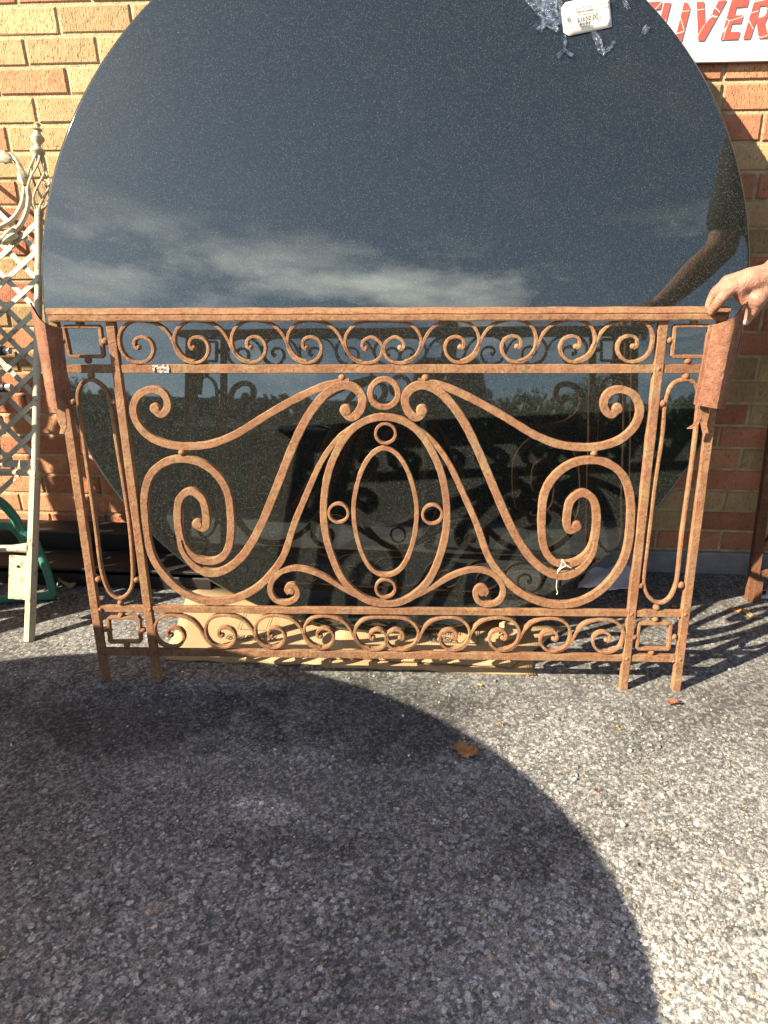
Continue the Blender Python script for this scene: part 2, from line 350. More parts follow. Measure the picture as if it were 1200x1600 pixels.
def tape():
    m, nt, b = newmat('clear_packing_tape'); v = coords(nt)
    b.inputs['Base Color'].default_value = (0.20, 0.24, 0.31, 1); b.inputs['Roughness'].default_value = 0.10; b.inputs['Specular IOR Level'].default_value = 1.0
    bump(nt, b, noise(nt, v, 70, 5, 0.6, 1.0), 1.0, 0.010)
    t = nt.nodes.new('ShaderNodeBsdfTransparent'); t.inputs[0].default_value = (0.88, 0.91, 0.96, 1); mx = nt.nodes.new('ShaderNodeMixShader')
    k = rmp(nt, noise(nt, v, 55, 5, 0.7, 1.0), [(0.45, 0.06), (0.66, 0.6)]); nt.links.new(k, mx.inputs[0])
    out = [n for n in nt.nodes if n.type == 'OUTPUT_MATERIAL'][0]
    nt.links.new(t.outputs[0], mx.inputs[1]); nt.links.new(b.outputs[0], mx.inputs[2]); nt.links.new(mx.outputs[0], out.inputs[0]); return m
M_TAPE = tape()
def window_glass():
    m, nt, b = newmat('window_glass'); b.inputs['Base Color'].default_value = (0.02, 0.025, 0.03, 1); b.inputs['Roughness'].default_value = 0.05; return m
M_GLASS = window_glass()

# ------------------------------------------------------------------ ground
ground = mesh('ground', [(-400, -400, 0), (400, -400, 0), (400, 400, 0), (-400, 400, 0)], [(0, 1, 2, 3)], M_ASPH, smooth=False)
tag(ground, 'grey worn asphalt yard with pale aggregate and fine cracks', kind='structure')

def value_noise(X, Y, sc, seed, octv=4):
    rs = np.random.RandomState(seed); out = np.zeros_like(X); amp = 1.0; tot = 0.0
    for o in range(octv):
        T = rs.rand(256, 256); fx = X * sc + 57.3; fy = Y * sc + 91.7; ix = np.floor(fx).astype(int); iy = np.floor(fy).astype(int); u = fx - ix; v = fy - iy; u = u * u * (3 - 2 * u); v = v * v * (3 - 2 * v)
        g = lambda a, b: T[a % 256, b % 256]
        out += amp * ((g(ix, iy) * (1 - u) + g(ix + 1, iy) * u) * (1 - v) + (g(ix, iy + 1) * (1 - u) + g(ix + 1, iy + 1) * u) * v); tot += amp; amp *= 0.55; sc *= 2.1
    return out / tot
def asphalt_relief(x0, x1, y0, y1, st, nst, rmin, rmean, seed):
    """the rolled stones of the asphalt as a real height field with each stone's own colour"""
    rs = np.random.RandomState(seed); nx = int((x1 - x0) / st) + 1; ny = int((y1 - y0) / st) + 1
    X, Y = np.meshgrid(x0 + np.arange(nx) * st, y0 + np.arange(ny) * st, indexing='ij')
    fn = value_noise(X, Y, 160, 1, 3); md = value_noise(X, Y, 24, 2, 4); bg_ = value_noise(X, Y, 2.6, 3, 5)
    Z = 0.0006 + 0.0012 * (fn - 0.5) + 0.0016 * (md - 0.5)
    base = 0.085 + 0.17 * np.clip((fn - 0.42) * 3, 0, 1) + 0.08 * (md - 0.5)
    C = np.stack([base, base * 0.985, base * 0.955], -1)
    r = rmin + rs.exponential(rmean, nst); cx = rs.uniform(x0, x1, nst); cy = rs.uniform(y0, y1, nst); r = np.minimum(r * (0.85 + 0.75 * np.clip((-1.05 - cy) / 0.4, 0, 1)), 0.0068)
    ib = np.clip(((cx - x0) / st).astype(int), 0, nx - 1); jb = np.clip(((cy - y0) / st).astype(int), 0, ny - 1)
    keep = rs.rand(nst) < np.clip(0.25 + 2.6 * (bg_[ib, jb] - 0.40) + 0.55 * np.clip((-1.0 - cy) / 0.4, 0, 1), 0.12, 1.0)
    asp = rs.uniform(0.55, 1.0, nst); an = rs.uniform(0, 3.14, nst); hh = rs.uniform(0.35, 0.75, nst); tone = rs.beta(1.3, 2.5, nst) * 0.42 + 0.075; warm = rs.rand(nst)
    for k in np.nonzero(keep)[0]:
        R = r[k]; m = int(R / st) + 1; i, j = ib[k], jb[k]; a0, a1, b0, b1 = max(i - m, 0), min(i + m + 1, nx), max(j - m, 0), min(j + m + 1, ny)
        dx = X[a0:a1, b0:b1] - cx[k]; dy = Y[a0:a1, b0:b1] - cy[k]; c, s_ = math.cos(an[k]), math.sin(an[k]); U = (dx * c + dy * s_) / R; V = (-dx * s_ + dy * c) / (R * asp[k])
        q = (np.abs(U) ** 2.6 + np.abs(V) ** 2.6); ins = q < 1.0
        if not ins.any(): continue
        hgt = np.where(ins, np.minimum(np.sqrt(np.clip(1 - q, 0, 1)), 0.82) * R * hh[k] * 0.85 + 0.0002, -1); zz = Z[a0:a1, b0:b1]; up = hgt > zz
        Z[a0:a1, b0:b1] = np.where(up, hgt, zz); t = tone[k]; col = np.array([t, t * 0.985, t * 0.945]) if warm[k] < 0.965 else np.array([t * 1.2, t * 0.95, t * 0.72])
        C[a0:a1, b0:b1][up] = col
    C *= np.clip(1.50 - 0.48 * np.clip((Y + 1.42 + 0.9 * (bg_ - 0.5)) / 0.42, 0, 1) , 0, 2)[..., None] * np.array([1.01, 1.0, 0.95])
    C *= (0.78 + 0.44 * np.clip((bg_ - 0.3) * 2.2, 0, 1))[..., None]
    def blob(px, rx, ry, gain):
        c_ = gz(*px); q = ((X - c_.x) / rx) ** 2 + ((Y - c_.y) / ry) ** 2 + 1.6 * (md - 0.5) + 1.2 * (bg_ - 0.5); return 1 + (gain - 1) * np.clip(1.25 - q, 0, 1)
    wear_shade = blob((410, 1262), 0.10, 0.045, 1.75) * blob((230, 1120), 0.42, 0.15, 0.56) * blob((560, 1120), 0.34, 0.14, 0.62) * blob((850, 1330), 0.16, 0.10, 0.66) * blob((470, 1320), 0.16, 0.04, 0.72) * blob((990, 1310), 0.10, 0.03, 0.8)  # worn patch and stains; first two also paint the shaded asphalt darker
    C *= wear_shade[..., None]
    for (px, ang_, ln) in (((560, 1380), -0.35, 0.10), ((690, 1420), -0.9, 0.06), ((150, 1425), 0.2, 0.07), ((480, 1450), 1.3, 0.03), ((30, 1330), -0.1, 0.05), ((720, 1490), 0.3, 0.05), ((960, 1310), 0.9, 0.03), ((320, 1340), 0.5, 0.03)):
        p_ = gz(*px); qx, qy, a_ = p_.x, p_.y, ang_
        for _ in range(int(ln / 0.0015)):
            a_ += rs.normal(0, 0.35); a_ += (ang_ - a_) * 0.15; qx += 0.0015 * math.cos(a_); qy += 0.0015 * math.sin(a_); i = int((qx - x0) / st); j = int((qy - y0) / st)
            if 1 < i < nx - 2 and 1 < j < ny - 2: Z[i, j] -= 0.003; C[i, j] *= 0.25; C[i, j + 1] *= 0.6; Z[i, j + 1] -= 0.001
    e = np.minimum.reduce([X - x0, x1 - X]); Z -= 0.004 * np.clip(1 - e / 0.02, 0, 1)
    V_ = np.stack([X, Y, np.maximum(Z, -0.002) + 0.0004], -1).reshape(-1, 3).astype(np.float32); I = np.arange(nx * ny).reshape(nx, ny)
    Q = np.stack([I[:-1, :-1], I[1:, :-1], I[1:, 1:], I[:-1, 1:]], -1).reshape(-1, 4).astype(np.int32); me = D.meshes.new('asphalt_surface')
    me.vertices.add(len(V_)); me.vertices.foreach_set('co', V_.ravel()); me.loops.add(Q.size); me.loops.foreach_set('vertex_index', Q.ravel()); me.polygons.add(len(Q))
    me.polygons.foreach_set('loop_start', np.arange(0, Q.size, 4, dtype=np.int32)); me.update(calc_edges=True)
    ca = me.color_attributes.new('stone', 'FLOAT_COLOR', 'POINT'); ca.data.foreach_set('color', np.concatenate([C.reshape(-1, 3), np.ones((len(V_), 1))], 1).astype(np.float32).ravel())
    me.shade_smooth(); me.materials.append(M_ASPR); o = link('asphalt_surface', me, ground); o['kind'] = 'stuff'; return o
def asphalt_relief_mat():
    m, nt, b = newmat('asphalt_stones'); v = coords(nt); at = N(nt, 'ShaderNodeAttribute', attribute_name='stone')
    c = mix(nt, 1.0, at.outputs['Color'], rmp(nt, noise(nt, v, 460, 4, 0.75), [(0.3, 0.7), (0.7, 1.35)]), 'MULTIPLY')
    vg = N(nt, 'ShaderNodeTexVoronoi', feature='F1', i_Scale=430.0); nt.links.new(v, vg.inputs['Vector']); sg = nt.nodes.new('ShaderNodeSeparateColor'); nt.links.new(vg.outputs['Color'], sg.inputs[0])
    c = mix(nt, 1.0, c, rmp(nt, sg.outputs[0], [(0.0, 0.55), (0.45, 0.93), (0.85, 1.22), (1.0, 1.5)]), 'MULTIPLY')
    c = mix(nt, rmp(nt, noise(nt, v, 7, 6, 0.75), [(0.60, 0.0), (0.72, 0.35)]), c, (0.07, 0.068, 0.068))
    c = mix(nt, rmp(nt, noise(nt, v, 60, 2, 0.5), [(0.755, 0.0), (0.765, 1.0)]), c, (0.52, 0.52, 0.50))
    nt.links.new(c, b.inputs['Base Color']); b.inputs['Roughness'].default_value = 0.82; b.inputs['Specular IOR Level'].default_value = 0.3
    p = bump(nt, b, noise(nt, v, 650, 4, 0.7), 0.5, 0.0012); bump(nt, b, vg.outputs['Distance'], 0.5, -0.0015, p); return m
M_ASPR = asphalt_relief_mat()
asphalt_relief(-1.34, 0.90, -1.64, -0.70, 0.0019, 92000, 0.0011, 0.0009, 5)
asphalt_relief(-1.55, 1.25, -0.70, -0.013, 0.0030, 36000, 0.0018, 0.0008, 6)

# ------------------------------------------------------------------ brick wall
wall = empty('brick_wall', (0, 0, 0), 'wall of mixed buff and orange wire-cut bricks behind the round table', 'wall')
CH = 0.0693; Z0 = 0.077; JT = 0.009; BL = 0.2
X0W, X1W, ROWS = -5.0, 5.0, 46
mb = MB(); mb.box((X0W, 0.0035, Z0 - 0.004), (X1W, 0.25, Z0 + CH * ROWS)); mb.build('mortar', M_MORT, wall, smooth=False)
mb = MB(); mb.box((X0W, -0.012, -0.3), (X1W, 0.25, Z0 - 0.0045), 0.004); mb.build('concrete_footing', M_CONC, wall, smooth=False)
mb = MB(); mb.box((X0W - 0.05, -0.04, Z0 + CH * ROWS + 0.001), (X1W + 0.05, 0.29, Z0 + CH * ROWS + 0.08), 0.006); mb.build('coping', M_CONC, wall, smooth=False)
def brick_mesh(L, seed, mat):
    r = random.Random(seed); h = CH - JT; l = L - JT; bv = 0.0028
    j = lambda a: r.uniform(-a, a)
    def ringpts(ix, y):
        return [Vector((sx * (l / 2 - ix) + j(0.0012), y, sz * (h / 2 - ix) + j(0.001))) for sx, sz in ((-1, -1), (1, -1), (1, 1), (-1, 1))]
    R = [ringpts(0, 0.03), ringpts(0, 0.0015), ringpts(bv, -0.001)]
    v = [p for q in R for p in q]; f = []
    for a in (0, 1):
        for k in range(4): f.append((a * 4 + k, a * 4 + (k + 1) % 4, (a + 1) * 4 + (k + 1) % 4, (a + 1) * 4 + k))
    f.append((8, 9, 10, 11))
    me = D.meshes.new('brick'); me.from_pydata([tuple(p) for p in v], [], f); me.materials.append(mat); me.update(); return me
BM = {(mi, s): brick_mesh(BL, 11 * mi + s, m) for mi, m in enumerate((M_BUFF, M_ORNG, M_REDB, M_OLIV)) for s in range(3)}
# joint position of each course: left of the table and right of the table
LJ = {k: (0.154 if k % 2 else 0.050) for k in range(ROWS)}
RJ = {k: (0.79 if k % 2 else 0.885) for k in range(ROWS)}
RJ.update({19: 0.672, 18: 0.677, 17: 0.789, 15: 0.80, 10: 0.881, 8: 0.896, 6: 0.894, 5: 0.821, 4: 0.896, 3: 0.78, 2: 0.872, 1: 0.80, 0: 0.884})
# 0 buff 1 orange 2 red 3 tan ; courses counted from the footing
LC = {22: 1, 21: 0, 20: 0, 19: 1, 18: 0, 17: 1, 16: 0, 15: 1, 14: 1, 13: 2, 12: 3, 11: 2, 10: 3, 9: 1, 8: 3, 7: 2, 6: 2, 5: 1, 4: 2, 3: 1, 2: 2, 1: 1, 0: 2}
RC = {22: 1, 21: 0, 20: 1, 19: 1, 18: 1, 17: 2, 16: 3, 15: 2, 14: 3, 13: 3, 12: 2, 11: 3, 10: 2, 9: 2, 8: 3, 7: 3, 6: 2, 5: 2, 4: 3, 3: 2, 2: 3, 1: 3, 0: 2}
rest = {0: MB(), 1: MB(), 2: MB(), 3: MB()}
cand = []
for k in range(ROWS):
    zc = Z0 + CH * (k + 0.5)
    for side in (-1, 1):
        j0 = LJ[k] if side < 0 else RJ[k]
        n0 = int(math.floor(((X0W if side < 0 else 0.0) - j0) / BL)); xs = []
        x = j0 + n0 * BL
        while x < (0.0 if side < 0 else X1W):
            xa, xb = x, x + BL; x += BL
            if side < 0: xa = max(xa, X0W); xb = min(xb, 0.0)
            else: xa = max(xa, 0.0); xb = min(xb, X1W)
            if xb - xa < 0.03: continue
            col = (LC if side < 0 else RC).get(k, None)
            r = rnd.random()
            if col is None: col = rnd.choice((0, 1, 1, 2, 3))
            elif r < 0.16: col = rnd.choice((0, 1, 3)) if side < 0 and k > 13 else rnd.choice((1, 2, 3))
            if side > 0 and k == 6 and xa > 0.88: col = 3
            if side > 0 and k == 18 and xb < 0.70: col = 3
            xc = (xa + xb) / 2
            vis = zc < 1.72 and ((-1.75 < xc < -0.45) or (0.40 < xc < 1.30))
            cand.append((vis, min(abs(xc + 1.15), abs(xc - 0.85)), xa, xb, zc, col))
cand.sort(key=lambda c: (not c[0], c[1]))
nb = 0
for vis, dist, xa, xb, zc, col in cand:
    L = xb - xa
    if vis and nb < 296 and abs(L - BL) < 1e-3:
        o = link('brick', BM[(col, rnd.randrange(3))], wall); o.location = ((xa + xb) / 2, rnd.uniform(-0.0015, 0.0012), zc); o.rotation_euler = (rnd.uniform(-.006, .006), rnd.uniform(-.004, .004), rnd.uniform(-.005, .005)); nb += 1
    else:
        rest[col].box((xa + JT / 2, 0.0, zc - CH / 2 + JT / 2), (xb - JT / 2, 0.03, zc + CH / 2 - JT / 2))
for c, m in zip(range(4), (M_BUFF, M_ORNG, M_REDB, M_OLIV)):
    o = rest[c].build('further_bricks', m, wall, smooth=False); o['kind'] = 'stuff'

# ------------------------------------------------------------------ sign on the wall
sgn = empty('shop_sign', (0.45, -0.02, 1.53), 'white metal sign with cracked red capital letters on the brick wall', 'sign')
mb = MB(); mb.box((-0.20, 0.002, -0.096), (0.42, 0.012, 0.12), 0.0015); mb.build('sign_panel', M_SIGN, sgn)
def lx(cx): return 0.646 + (cx - 610) * 0.0002066 - 0.45
def lz(cy): return 1.481 + (490 - cy) * 0.000178 - 1.53
def letter(loops):
    bm = bmesh.new(); es = []
    for lp in loops:
        vs = [bm.verts.new((lx(x), -0.0004, lz(y))) for x, y in lp]
        es += [bm.edges.new((vs[i], vs[(i + 1) % len(vs)])) for i in range(len(vs))]
    bmesh.ops.triangle_fill(bm, use_beauty=True, edges=es)
    bmesh.ops.recalc_face_normals(bm, faces=bm.faces[:])
    me = D.meshes.new('letter'); bm.to_mesh(me); bm.free(); me.materials.append(M_RED); o = link('letter', me, sgn)
    sm = o.modifiers.new('thickness', 'SOLIDIFY'); sm.thickness = 0.0008; return o
def arc(cx, cy, rx, ry, a0, a1, n=14): return [(cx + rx * math.cos(math.radians(a0 + (a1 - a0) * i / n)), cy - ry * math.sin(math.radians(a0 + (a1 - a0) * i / n))) for i in range(n + 1)]
E_ = [(610, 490), (672, 25), (866, 20), (856, 108), (735, 116), (724, 205), (828, 205), (818, 298), (712, 302), (700, 396), (822, 396), (810, 486)]
letter([E_]); letter([[(x - 990, y) for x, y in E_]])
letter([[(80, 490), (132, 42), (172, 42), (205, 100), (206, 130), (160, 490)]])
letter([[(355, 492), (274, 36), (360, 36), (406, 320), (526, 30), (616, 25), (420, 492)]])
letter([[(870, 486), (935, 16), (1090, 14)] + arc(1075, 105, 93, 90, 70, -60, 12)[1:] + [(1085, 300), (1155, 480), (1050, 482), (985, 262), (950, 486)],
        [(1000, 105), (990, 240), (1030, 238)] + arc(1045, 168, 45, 66, -70, 80, 10) ])
letter([[(-155, 490), (-95, 38), (-20, 38), (-68, 400), (45, 400), (33, 490)]])
letter([[(-640, 490), (-580, 30), (-470, 28)] + arc(-500, 245, 100, 215, 75, -75, 14) + [(-520, 490)], [(-545, 400), (-508, 118), (-480, 120)] + arc(-510, 250, 60, 130, 60, -60, 10) + [(-520, 400)]])
bpy.context.view_layer.update()

# ------------------------------------------------------------------ round granite table top
LEAN = 0.2398; TR = 0.915; TTH = 0.03
tU = Vector((1, 0, 0)); tV = Vector((0, math.sin(LEAN), math.cos(LEAN))); tN = Vector((0, -math.cos(LEAN), math.sin(LEAN)))
tB = Vector((-0.177, -0.470, 0.0155)); tC = tB + tV * TR
Mt = Matrix(((tU.x, tV.x, tN.x, tC.x), (tU.y, tV.y, tN.y, tC.y), (tU.z, tV.z, tN.z, tC.z), (0, 0, 0, 1)))
mb = MB()
prof = [(0.0001, 0), (TR - 0.0092, 0), (TR - 0.0062, -0.0006), (TR - 0.0036, -0.0019), (TR - 0.0018, -0.0038), (TR - 0.0005, -0.0064), (TR, -0.0092), (TR, -TTH + 0.005), (TR - 0.005, -TTH), (0.0001, -TTH)]
mb.lathe(prof[::-1], 256)
tab = mb.build('round_tabletop', M_GRAN, None, True, 25); tab.matrix_world = Mt
tag(tab, 'large round polished black granite tabletop leaning on the brick wall', 'tabletop')
def tpl(x, y, off=0.0): return onplane(x, y, tC + tN * off, tN)
def tloc(x, y):
    q = tpl(x, y) - tC; return Vector((q.dot(tU), q.dot(tV), 0))

# ------------------------------------------------------------------ price tag and tape
def text_mesh(name, s, size, mat, parent, loc, rot=0.0, sx=1.0):
    cu = D.curves.new(name, 'FONT'); cu.body = s; cu.size = size; cu.resolution_u = 3; cu.offset = size * 0.022; cu.extrude = 0.0
    t = D.objects.new(name, cu); COL.objects.link(t); bpy.context.view_layer.update()
    me = D.meshes.new_from_object(t.evaluated_get(bpy.context.evaluated_depsgraph_get())); D.objects.remove(t, do_unlink=True); D.curves.remove(cu)
    me.materials.clear(); me.materials.append(mat); o = link(name, me, parent); o.location = loc; o.rotation_euler = (0, 0, rot); o.scale = (sx, 1, 1); return o
ta = [tloc(*p) for p in ((871, 12), (953, -2), (957, 38), (882, 54))]
tc0 = (ta[0] + ta[1] + ta[2] + ta[3]) / 4
ang = math.atan2((ta[2] - ta[3]).y, (ta[2] - ta[3]).x)
Mtag = Mt @ Matrix.Translation(tc0 + Vector((0, 0, 0.006))) @ Matrix.Rotation(ang, 4, 'Z') @ Matrix.Rotation(math.radians(3), 4, 'X')
ptag = empty('price_tag', label='white card price tag with printed text taped onto the granite tabletop', cat='price tag', mat=Mtag)
TW = (ta[2] - ta[3]).length; TH = 0.072
bm = bmesh.new()
oc = [(-TW / 2 + 0.022, -TH / 2), (TW / 2, -TH / 2), (TW / 2, TH / 2), (-TW / 2 + 0.022, TH / 2), (-TW / 2, TH / 2 - 0.02), (-TW / 2, -TH / 2 + 0.02)]
n = 10; gv = {}
me = D.meshes.new('card'); vsx = []; fs = []
for i in range(n + 1):
    x = -TW / 2 + TW * i / n; yy = TH / 2 - max(0, (0.010 - (x + TW / 2))) * 1.0
    for j in range(5):
        y = -yy + 2 * yy * j / 4; z = 0.0018 * math.sin(i * 0.6) * (0.4 + 0.6 * (j / 4)) - 0.001
        vsx.append((x, y, z))
for i in range(n):
    for j in range(4): fs.append((i * 5 + j, (i + 1) * 5 + j, (i + 1) * 5 + j + 1, i * 5 + j + 1))
bm.free(); me.from_pydata(vsx, [], fs); me.materials.append(M_TAG); me.shade_smooth(); card = link('card', me, ptag); card.modifiers.new('t', 'SOLIDIFY').thickness = 0.0006
ZT = 0.0042
text_mesh('printed_line', 'BLACK GRANITE TABLE WITH', 0.0068, M_INK, ptag, (-TW / 2 + 0.032, 0.013, ZT))
text_mesh('printed_line', 'WOOD BASE', 0.0068, M_INK, ptag, (-TW / 2 + 0.032, 0.0055, ZT))
text_mesh('printed_line', 'CAT 25A7 / D2', 0.0062, M_INKG, ptag, (-TW / 2 + 0.032, -0.0015, ZT))
text_mesh('printed_line', '$1650.00', 0.0135, M_INK, ptag, (-TW / 2 + 0.032, -0.0132, ZT))
text_mesh('handwritten_mark', 'F I', 0.013, M_INKG, ptag, (TW / 2 - 0.035, -0.006, ZT))
mb = MB(); x = -TW / 2 + 0.036
for k in range(17):
    wbar = rnd.choice((0.0006, 0.0009, 0.0013)); mb.box((x, -0.0245, ZT - 0.0002), (x + wbar, -0.0162, ZT)); x += wbar + rnd.choice((0.0005, 0.0009))
mb.build('barcode', M_INK, ptag, smooth=False)
mb = MB(); mb.lathe([(0.0045, 0), (0.0045, 0.0008), (0.0022, 0.0008), (0.0022, 0)], 20, Matrix.Translation((-TW / 2 + 0.013, 0, 0.002))); mb.build('eyelet', M_INKG, ptag)
def tape_strip(pxs, widths, seed, name='packing_tape', label=None):
    r = random.Random(seed); P = [tloc(*p) for p in pxs]; c0 = P[0].copy(); v = []; f = []
    for i, p in enumerate(P):
        t = (P[min(i + 1, len(P) - 1)] - P[max(i - 1, 0)]).normalized(); nn = Vector((-t.y, t.x, 0)); w = widths[i] if hasattr(widths, '__len__') else widths
        for s in (-1, -0.3, 0.35, 1):
            q = p + nn * (w / 2 * s) - c0; q.z = 0.0015 + r.uniform(0, 0.006); v.append(q)
    for i in range(len(P) - 1):
        for s in range(3): f.append((i * 4 + s, (i + 1) * 4 + s, (i + 1) * 4 + s + 1, i * 4 + s + 1))
    o = mesh(name, v, f, M_TAPE, None, False); o.matrix_world = Mt @ Matrix.Translation(c0); o.modifiers.new('t', 'SOLIDIFY').thickness = 0.0003
    return tag(o, label, 'tape', 'clear tape scraps on the granite')
tape_strip([(828, -6), (846, 14), (860, 34), (872, 52)], [0.03, 0.034, 0.03, 0.006], 1, label='wide crumpled strip of clear tape left of the price tag')
tape_strip([(850, -14), (864, 6), (868, 26), (866, 40)], [0.05, 0.045, 0.04, 0.03], 2, label='bunched clear plastic tape beside the eyelet end of the price tag')
tape_strip([(854, 30), (845, 40), (838, 48)], [0.012, 0.022, 0.026], 3, label='short folded flap of clear tape below the crumpled tape')
tape_strip([(882, 54), (883, 68), (882, 80)], [0.006, 0.007, 0.006], 4, label='twisted thin tail of clear tape hanging under the tag corner')
tape_strip([(870, 90), (882, 80), (895, 88)], [0.012, 0.008, 0.012], 5, label='forked scrap of clear tape at the end of the twisted tail')
tape_strip([(924, 48), (934, 64), (938, 80), (944, 86)], [0.012, 0.016, 0.014, 0.010], 6, label='long bent ribbon of clear tape hanging below the printed price')
tape_strip([(940, 86), (950, 76), (961, 66)], [0.012, 0.014, 0.013], 7, label='clear tape end turned back up beside the hanging ribbon')
tape_strip([(956, 91), (964, 91)], [0.006, 0.007], 8, label='tiny scrap of clear tape alone on the granite below the ribbon')
tape_strip([(972, -6), (978, 6), (982, 16)], [0.010, 0.012, 0.008], 9, label='slim curved strip of clear tape past the plain end of the tag')
tape_strip([(1004, 54), (1009, 46), (1012, 42)], [0.010, 0.016, 0.010], 10, label='small torn square of clear tape apart from the tag toward the sign')

# ------------------------------------------------------------------ wrought iron balcony railing
rP0 = Vector((-0.852, -0.720, 0.0)); rD = Vector((0.9986, 0.0540, 0.0)).normalized()
rNh = Vector((rD.y, -rD.x, 0)); RL = math.radians(6.0)
rU = (Vector((0, 0, math.cos(RL))) - rNh * math.sin(RL)).normalized(); rN = rD.cross(rU)      # rN towards the camera
rB = -rN
Mr = Matrix(((rD.x, rB.x, rU.x, rP0.x), (rD.y, rB.y, rU.y, rP0.y), (rD.z, rB.z, rU.z, rP0.z), (0, 0, 0, 1)))
rail = empty('balcony_railing', label='rusty wrought iron balcony railing panel with scrolls and oval medallion held upright', cat='railing', mat=Mr)
def rp(x, y, off=0.0):
    q = onplane(x, y, rP0 + rN * off, rN) - rP0; return Vector((q.dot(rD), q.dot(rU)))
def uc(v): return 0.7213 - 0.0075 * v
def mir(p): return Vector((2 * uc(p.y) - p.x, p.y))
def sweep(name, pts, w, dep, closed=False, y0=0.0, mat=M_RUST, parent=rail, jit=0.0004, seed=0, cham=0.15):
    """flat bar bent in the panel's plane; y0 = depth of its centre"""
    r = random.Random(seed * 7 + len(pts)); m = len(pts); v = []; f = []
    W = w if hasattr(w, '__len__') else [w] * m
    for i in range(m):
        a = pts[(i - 1) % m] if (closed or i > 0) else pts[i]; b = pts[(i + 1) % m] if (closed or i < m - 1) else pts[i]
        t = (b - a); t = t.normalized() if t.length > 1e-9 else Vector((1, 0)); nn = Vector((-t.y, t.x))
        hw = W[i] / 2 + r.uniform(-jit, jit); hd = dep / 2; c = min(hw, hd) * cham
        for (s, q) in ((-hw, -hd + c), (-hw + c, -hd), (hw - c, -hd), (hw, -hd + c), (hw, hd - c), (hw - c, hd), (-hw + c, hd), (-hw, hd - c)):
            p = pts[i] + nn * s; v.append((p.x, y0 + q, p.y))
    for i in range(m if closed else m - 1):
        j = (i + 1) % m
        for k in range(8): f.append((i * 8 + k, j * 8 + k, j * 8 + (k + 1) % 8, i * 8 + (k + 1) % 8))
    if not closed: f.append(tuple(range(8))); f.append(tuple((m - 1) * 8 + k for k in range(8))[::-1])
    return mesh(name, v, f, mat, parent, True, 30)
def knob(name, c, r, y0=0.0, sc=(1, 1, 1), parent=rail, seed=0):
    mb = MB(); mb.ball((c.x, y0, c.y), r, sc); return mb.build(name, M_RUST, parent)
def seg(a, b, n=14): return [a.lerp(b, i / n) for i in range(n + 1)]
PW, PD = 0.0195, 0.017                                               # post face and depth
cnt = [0]
def sd(): cnt[0] += 1; return cnt[0]
def both(fn):
    fn(lambda p: p); fn(mir)
posts = [((83, 488), (166, 1064)), ((172.5, 495), (247, 1064)), ((1036.5, 495), (973, 1077)), ((1130, 488), (1055, 1077))]
for a, b in posts: sweep('post', seg(rp(*a), rp(*b), 24), PW, PD, seed=sd())
sweep('rail_bar', seg(rp(96, 576), rp(1107, 576), 30), 0.0185, 0.012, seed=sd(), y0=0.0)
sweep('rail_bar', seg(rp(150, 950), rp(1066, 958), 30), 0.0165, 0.012, seed=sd(), y0=0.0)
sweep('rail_bar', seg(rp(160, 1017), rp(1062, 1028), 30), 0.0185, 0.012, seed=sd(), y0=0.0)
for (px_, py_) in ((178, 576), (235.5, 951), (239.5, 1018), (158.5, 950), (161.5, 1017), (1027.5, 576), (985.5, 957.5), (978.5, 1027), (1069, 958), (1061, 1028)):
    c_ = rp(px_, py_); mb = MB(); mb.ball((c_.x, -0.0085, c_.y), 0.0046, (1, 0.5, 1), 10, 6); mb.build('rivet', M_RUST, rail)
# moulded handrail: profile in (depth, height), ends mitred
hA, hB = rp(78, 495, 0.018), rp(1134, 492.5, 0.018)
prof = [(-0.028, -0.011), (-0.030, -0.008), (-0.030, 0.001), (-0.0275, 0.002), (-0.0275, 0.004), (-0.029, 0.005), (-0.026, 0.011), (-0.014, 0.0155), (0.0, 0.0170), (0.014, 0.0155), (0.026, 0.011), (0.030, 0.001), (0.030, -0.008), (0.028, -0.011)]
v = []; f = []; npf = len(prof); ns = 40
for i in range(ns + 1):
    for (dy, dz) in prof:
        t = i / ns; p = hA.lerp(hB, t)
        cut = (dy + 0.03) * 0.25
        x = p.x + (-cut if i == 0 else (cut if i == ns else 0)) + (-(dz + 0.011) * 0.45 if i == 0 else ((dz + 0.011) * 0.45 if i == ns else 0))
        v.append((x, dy + 0.012, p.y + dz + (0.0006 * math.sin(i * 1.7))))
for i in range(ns):
    for k in range(npf): f.append((i * npf + k, (i + 1) * npf + k, (i + 1) * npf + (k + 1) % npf, i * npf + (k + 1) % npf))
f.append(tuple(range(npf))[::-1]); f.append(tuple(ns * npf + k for k in range(npf)))
mesh('handrail', v, f, M_RUST, rail, True, 30)

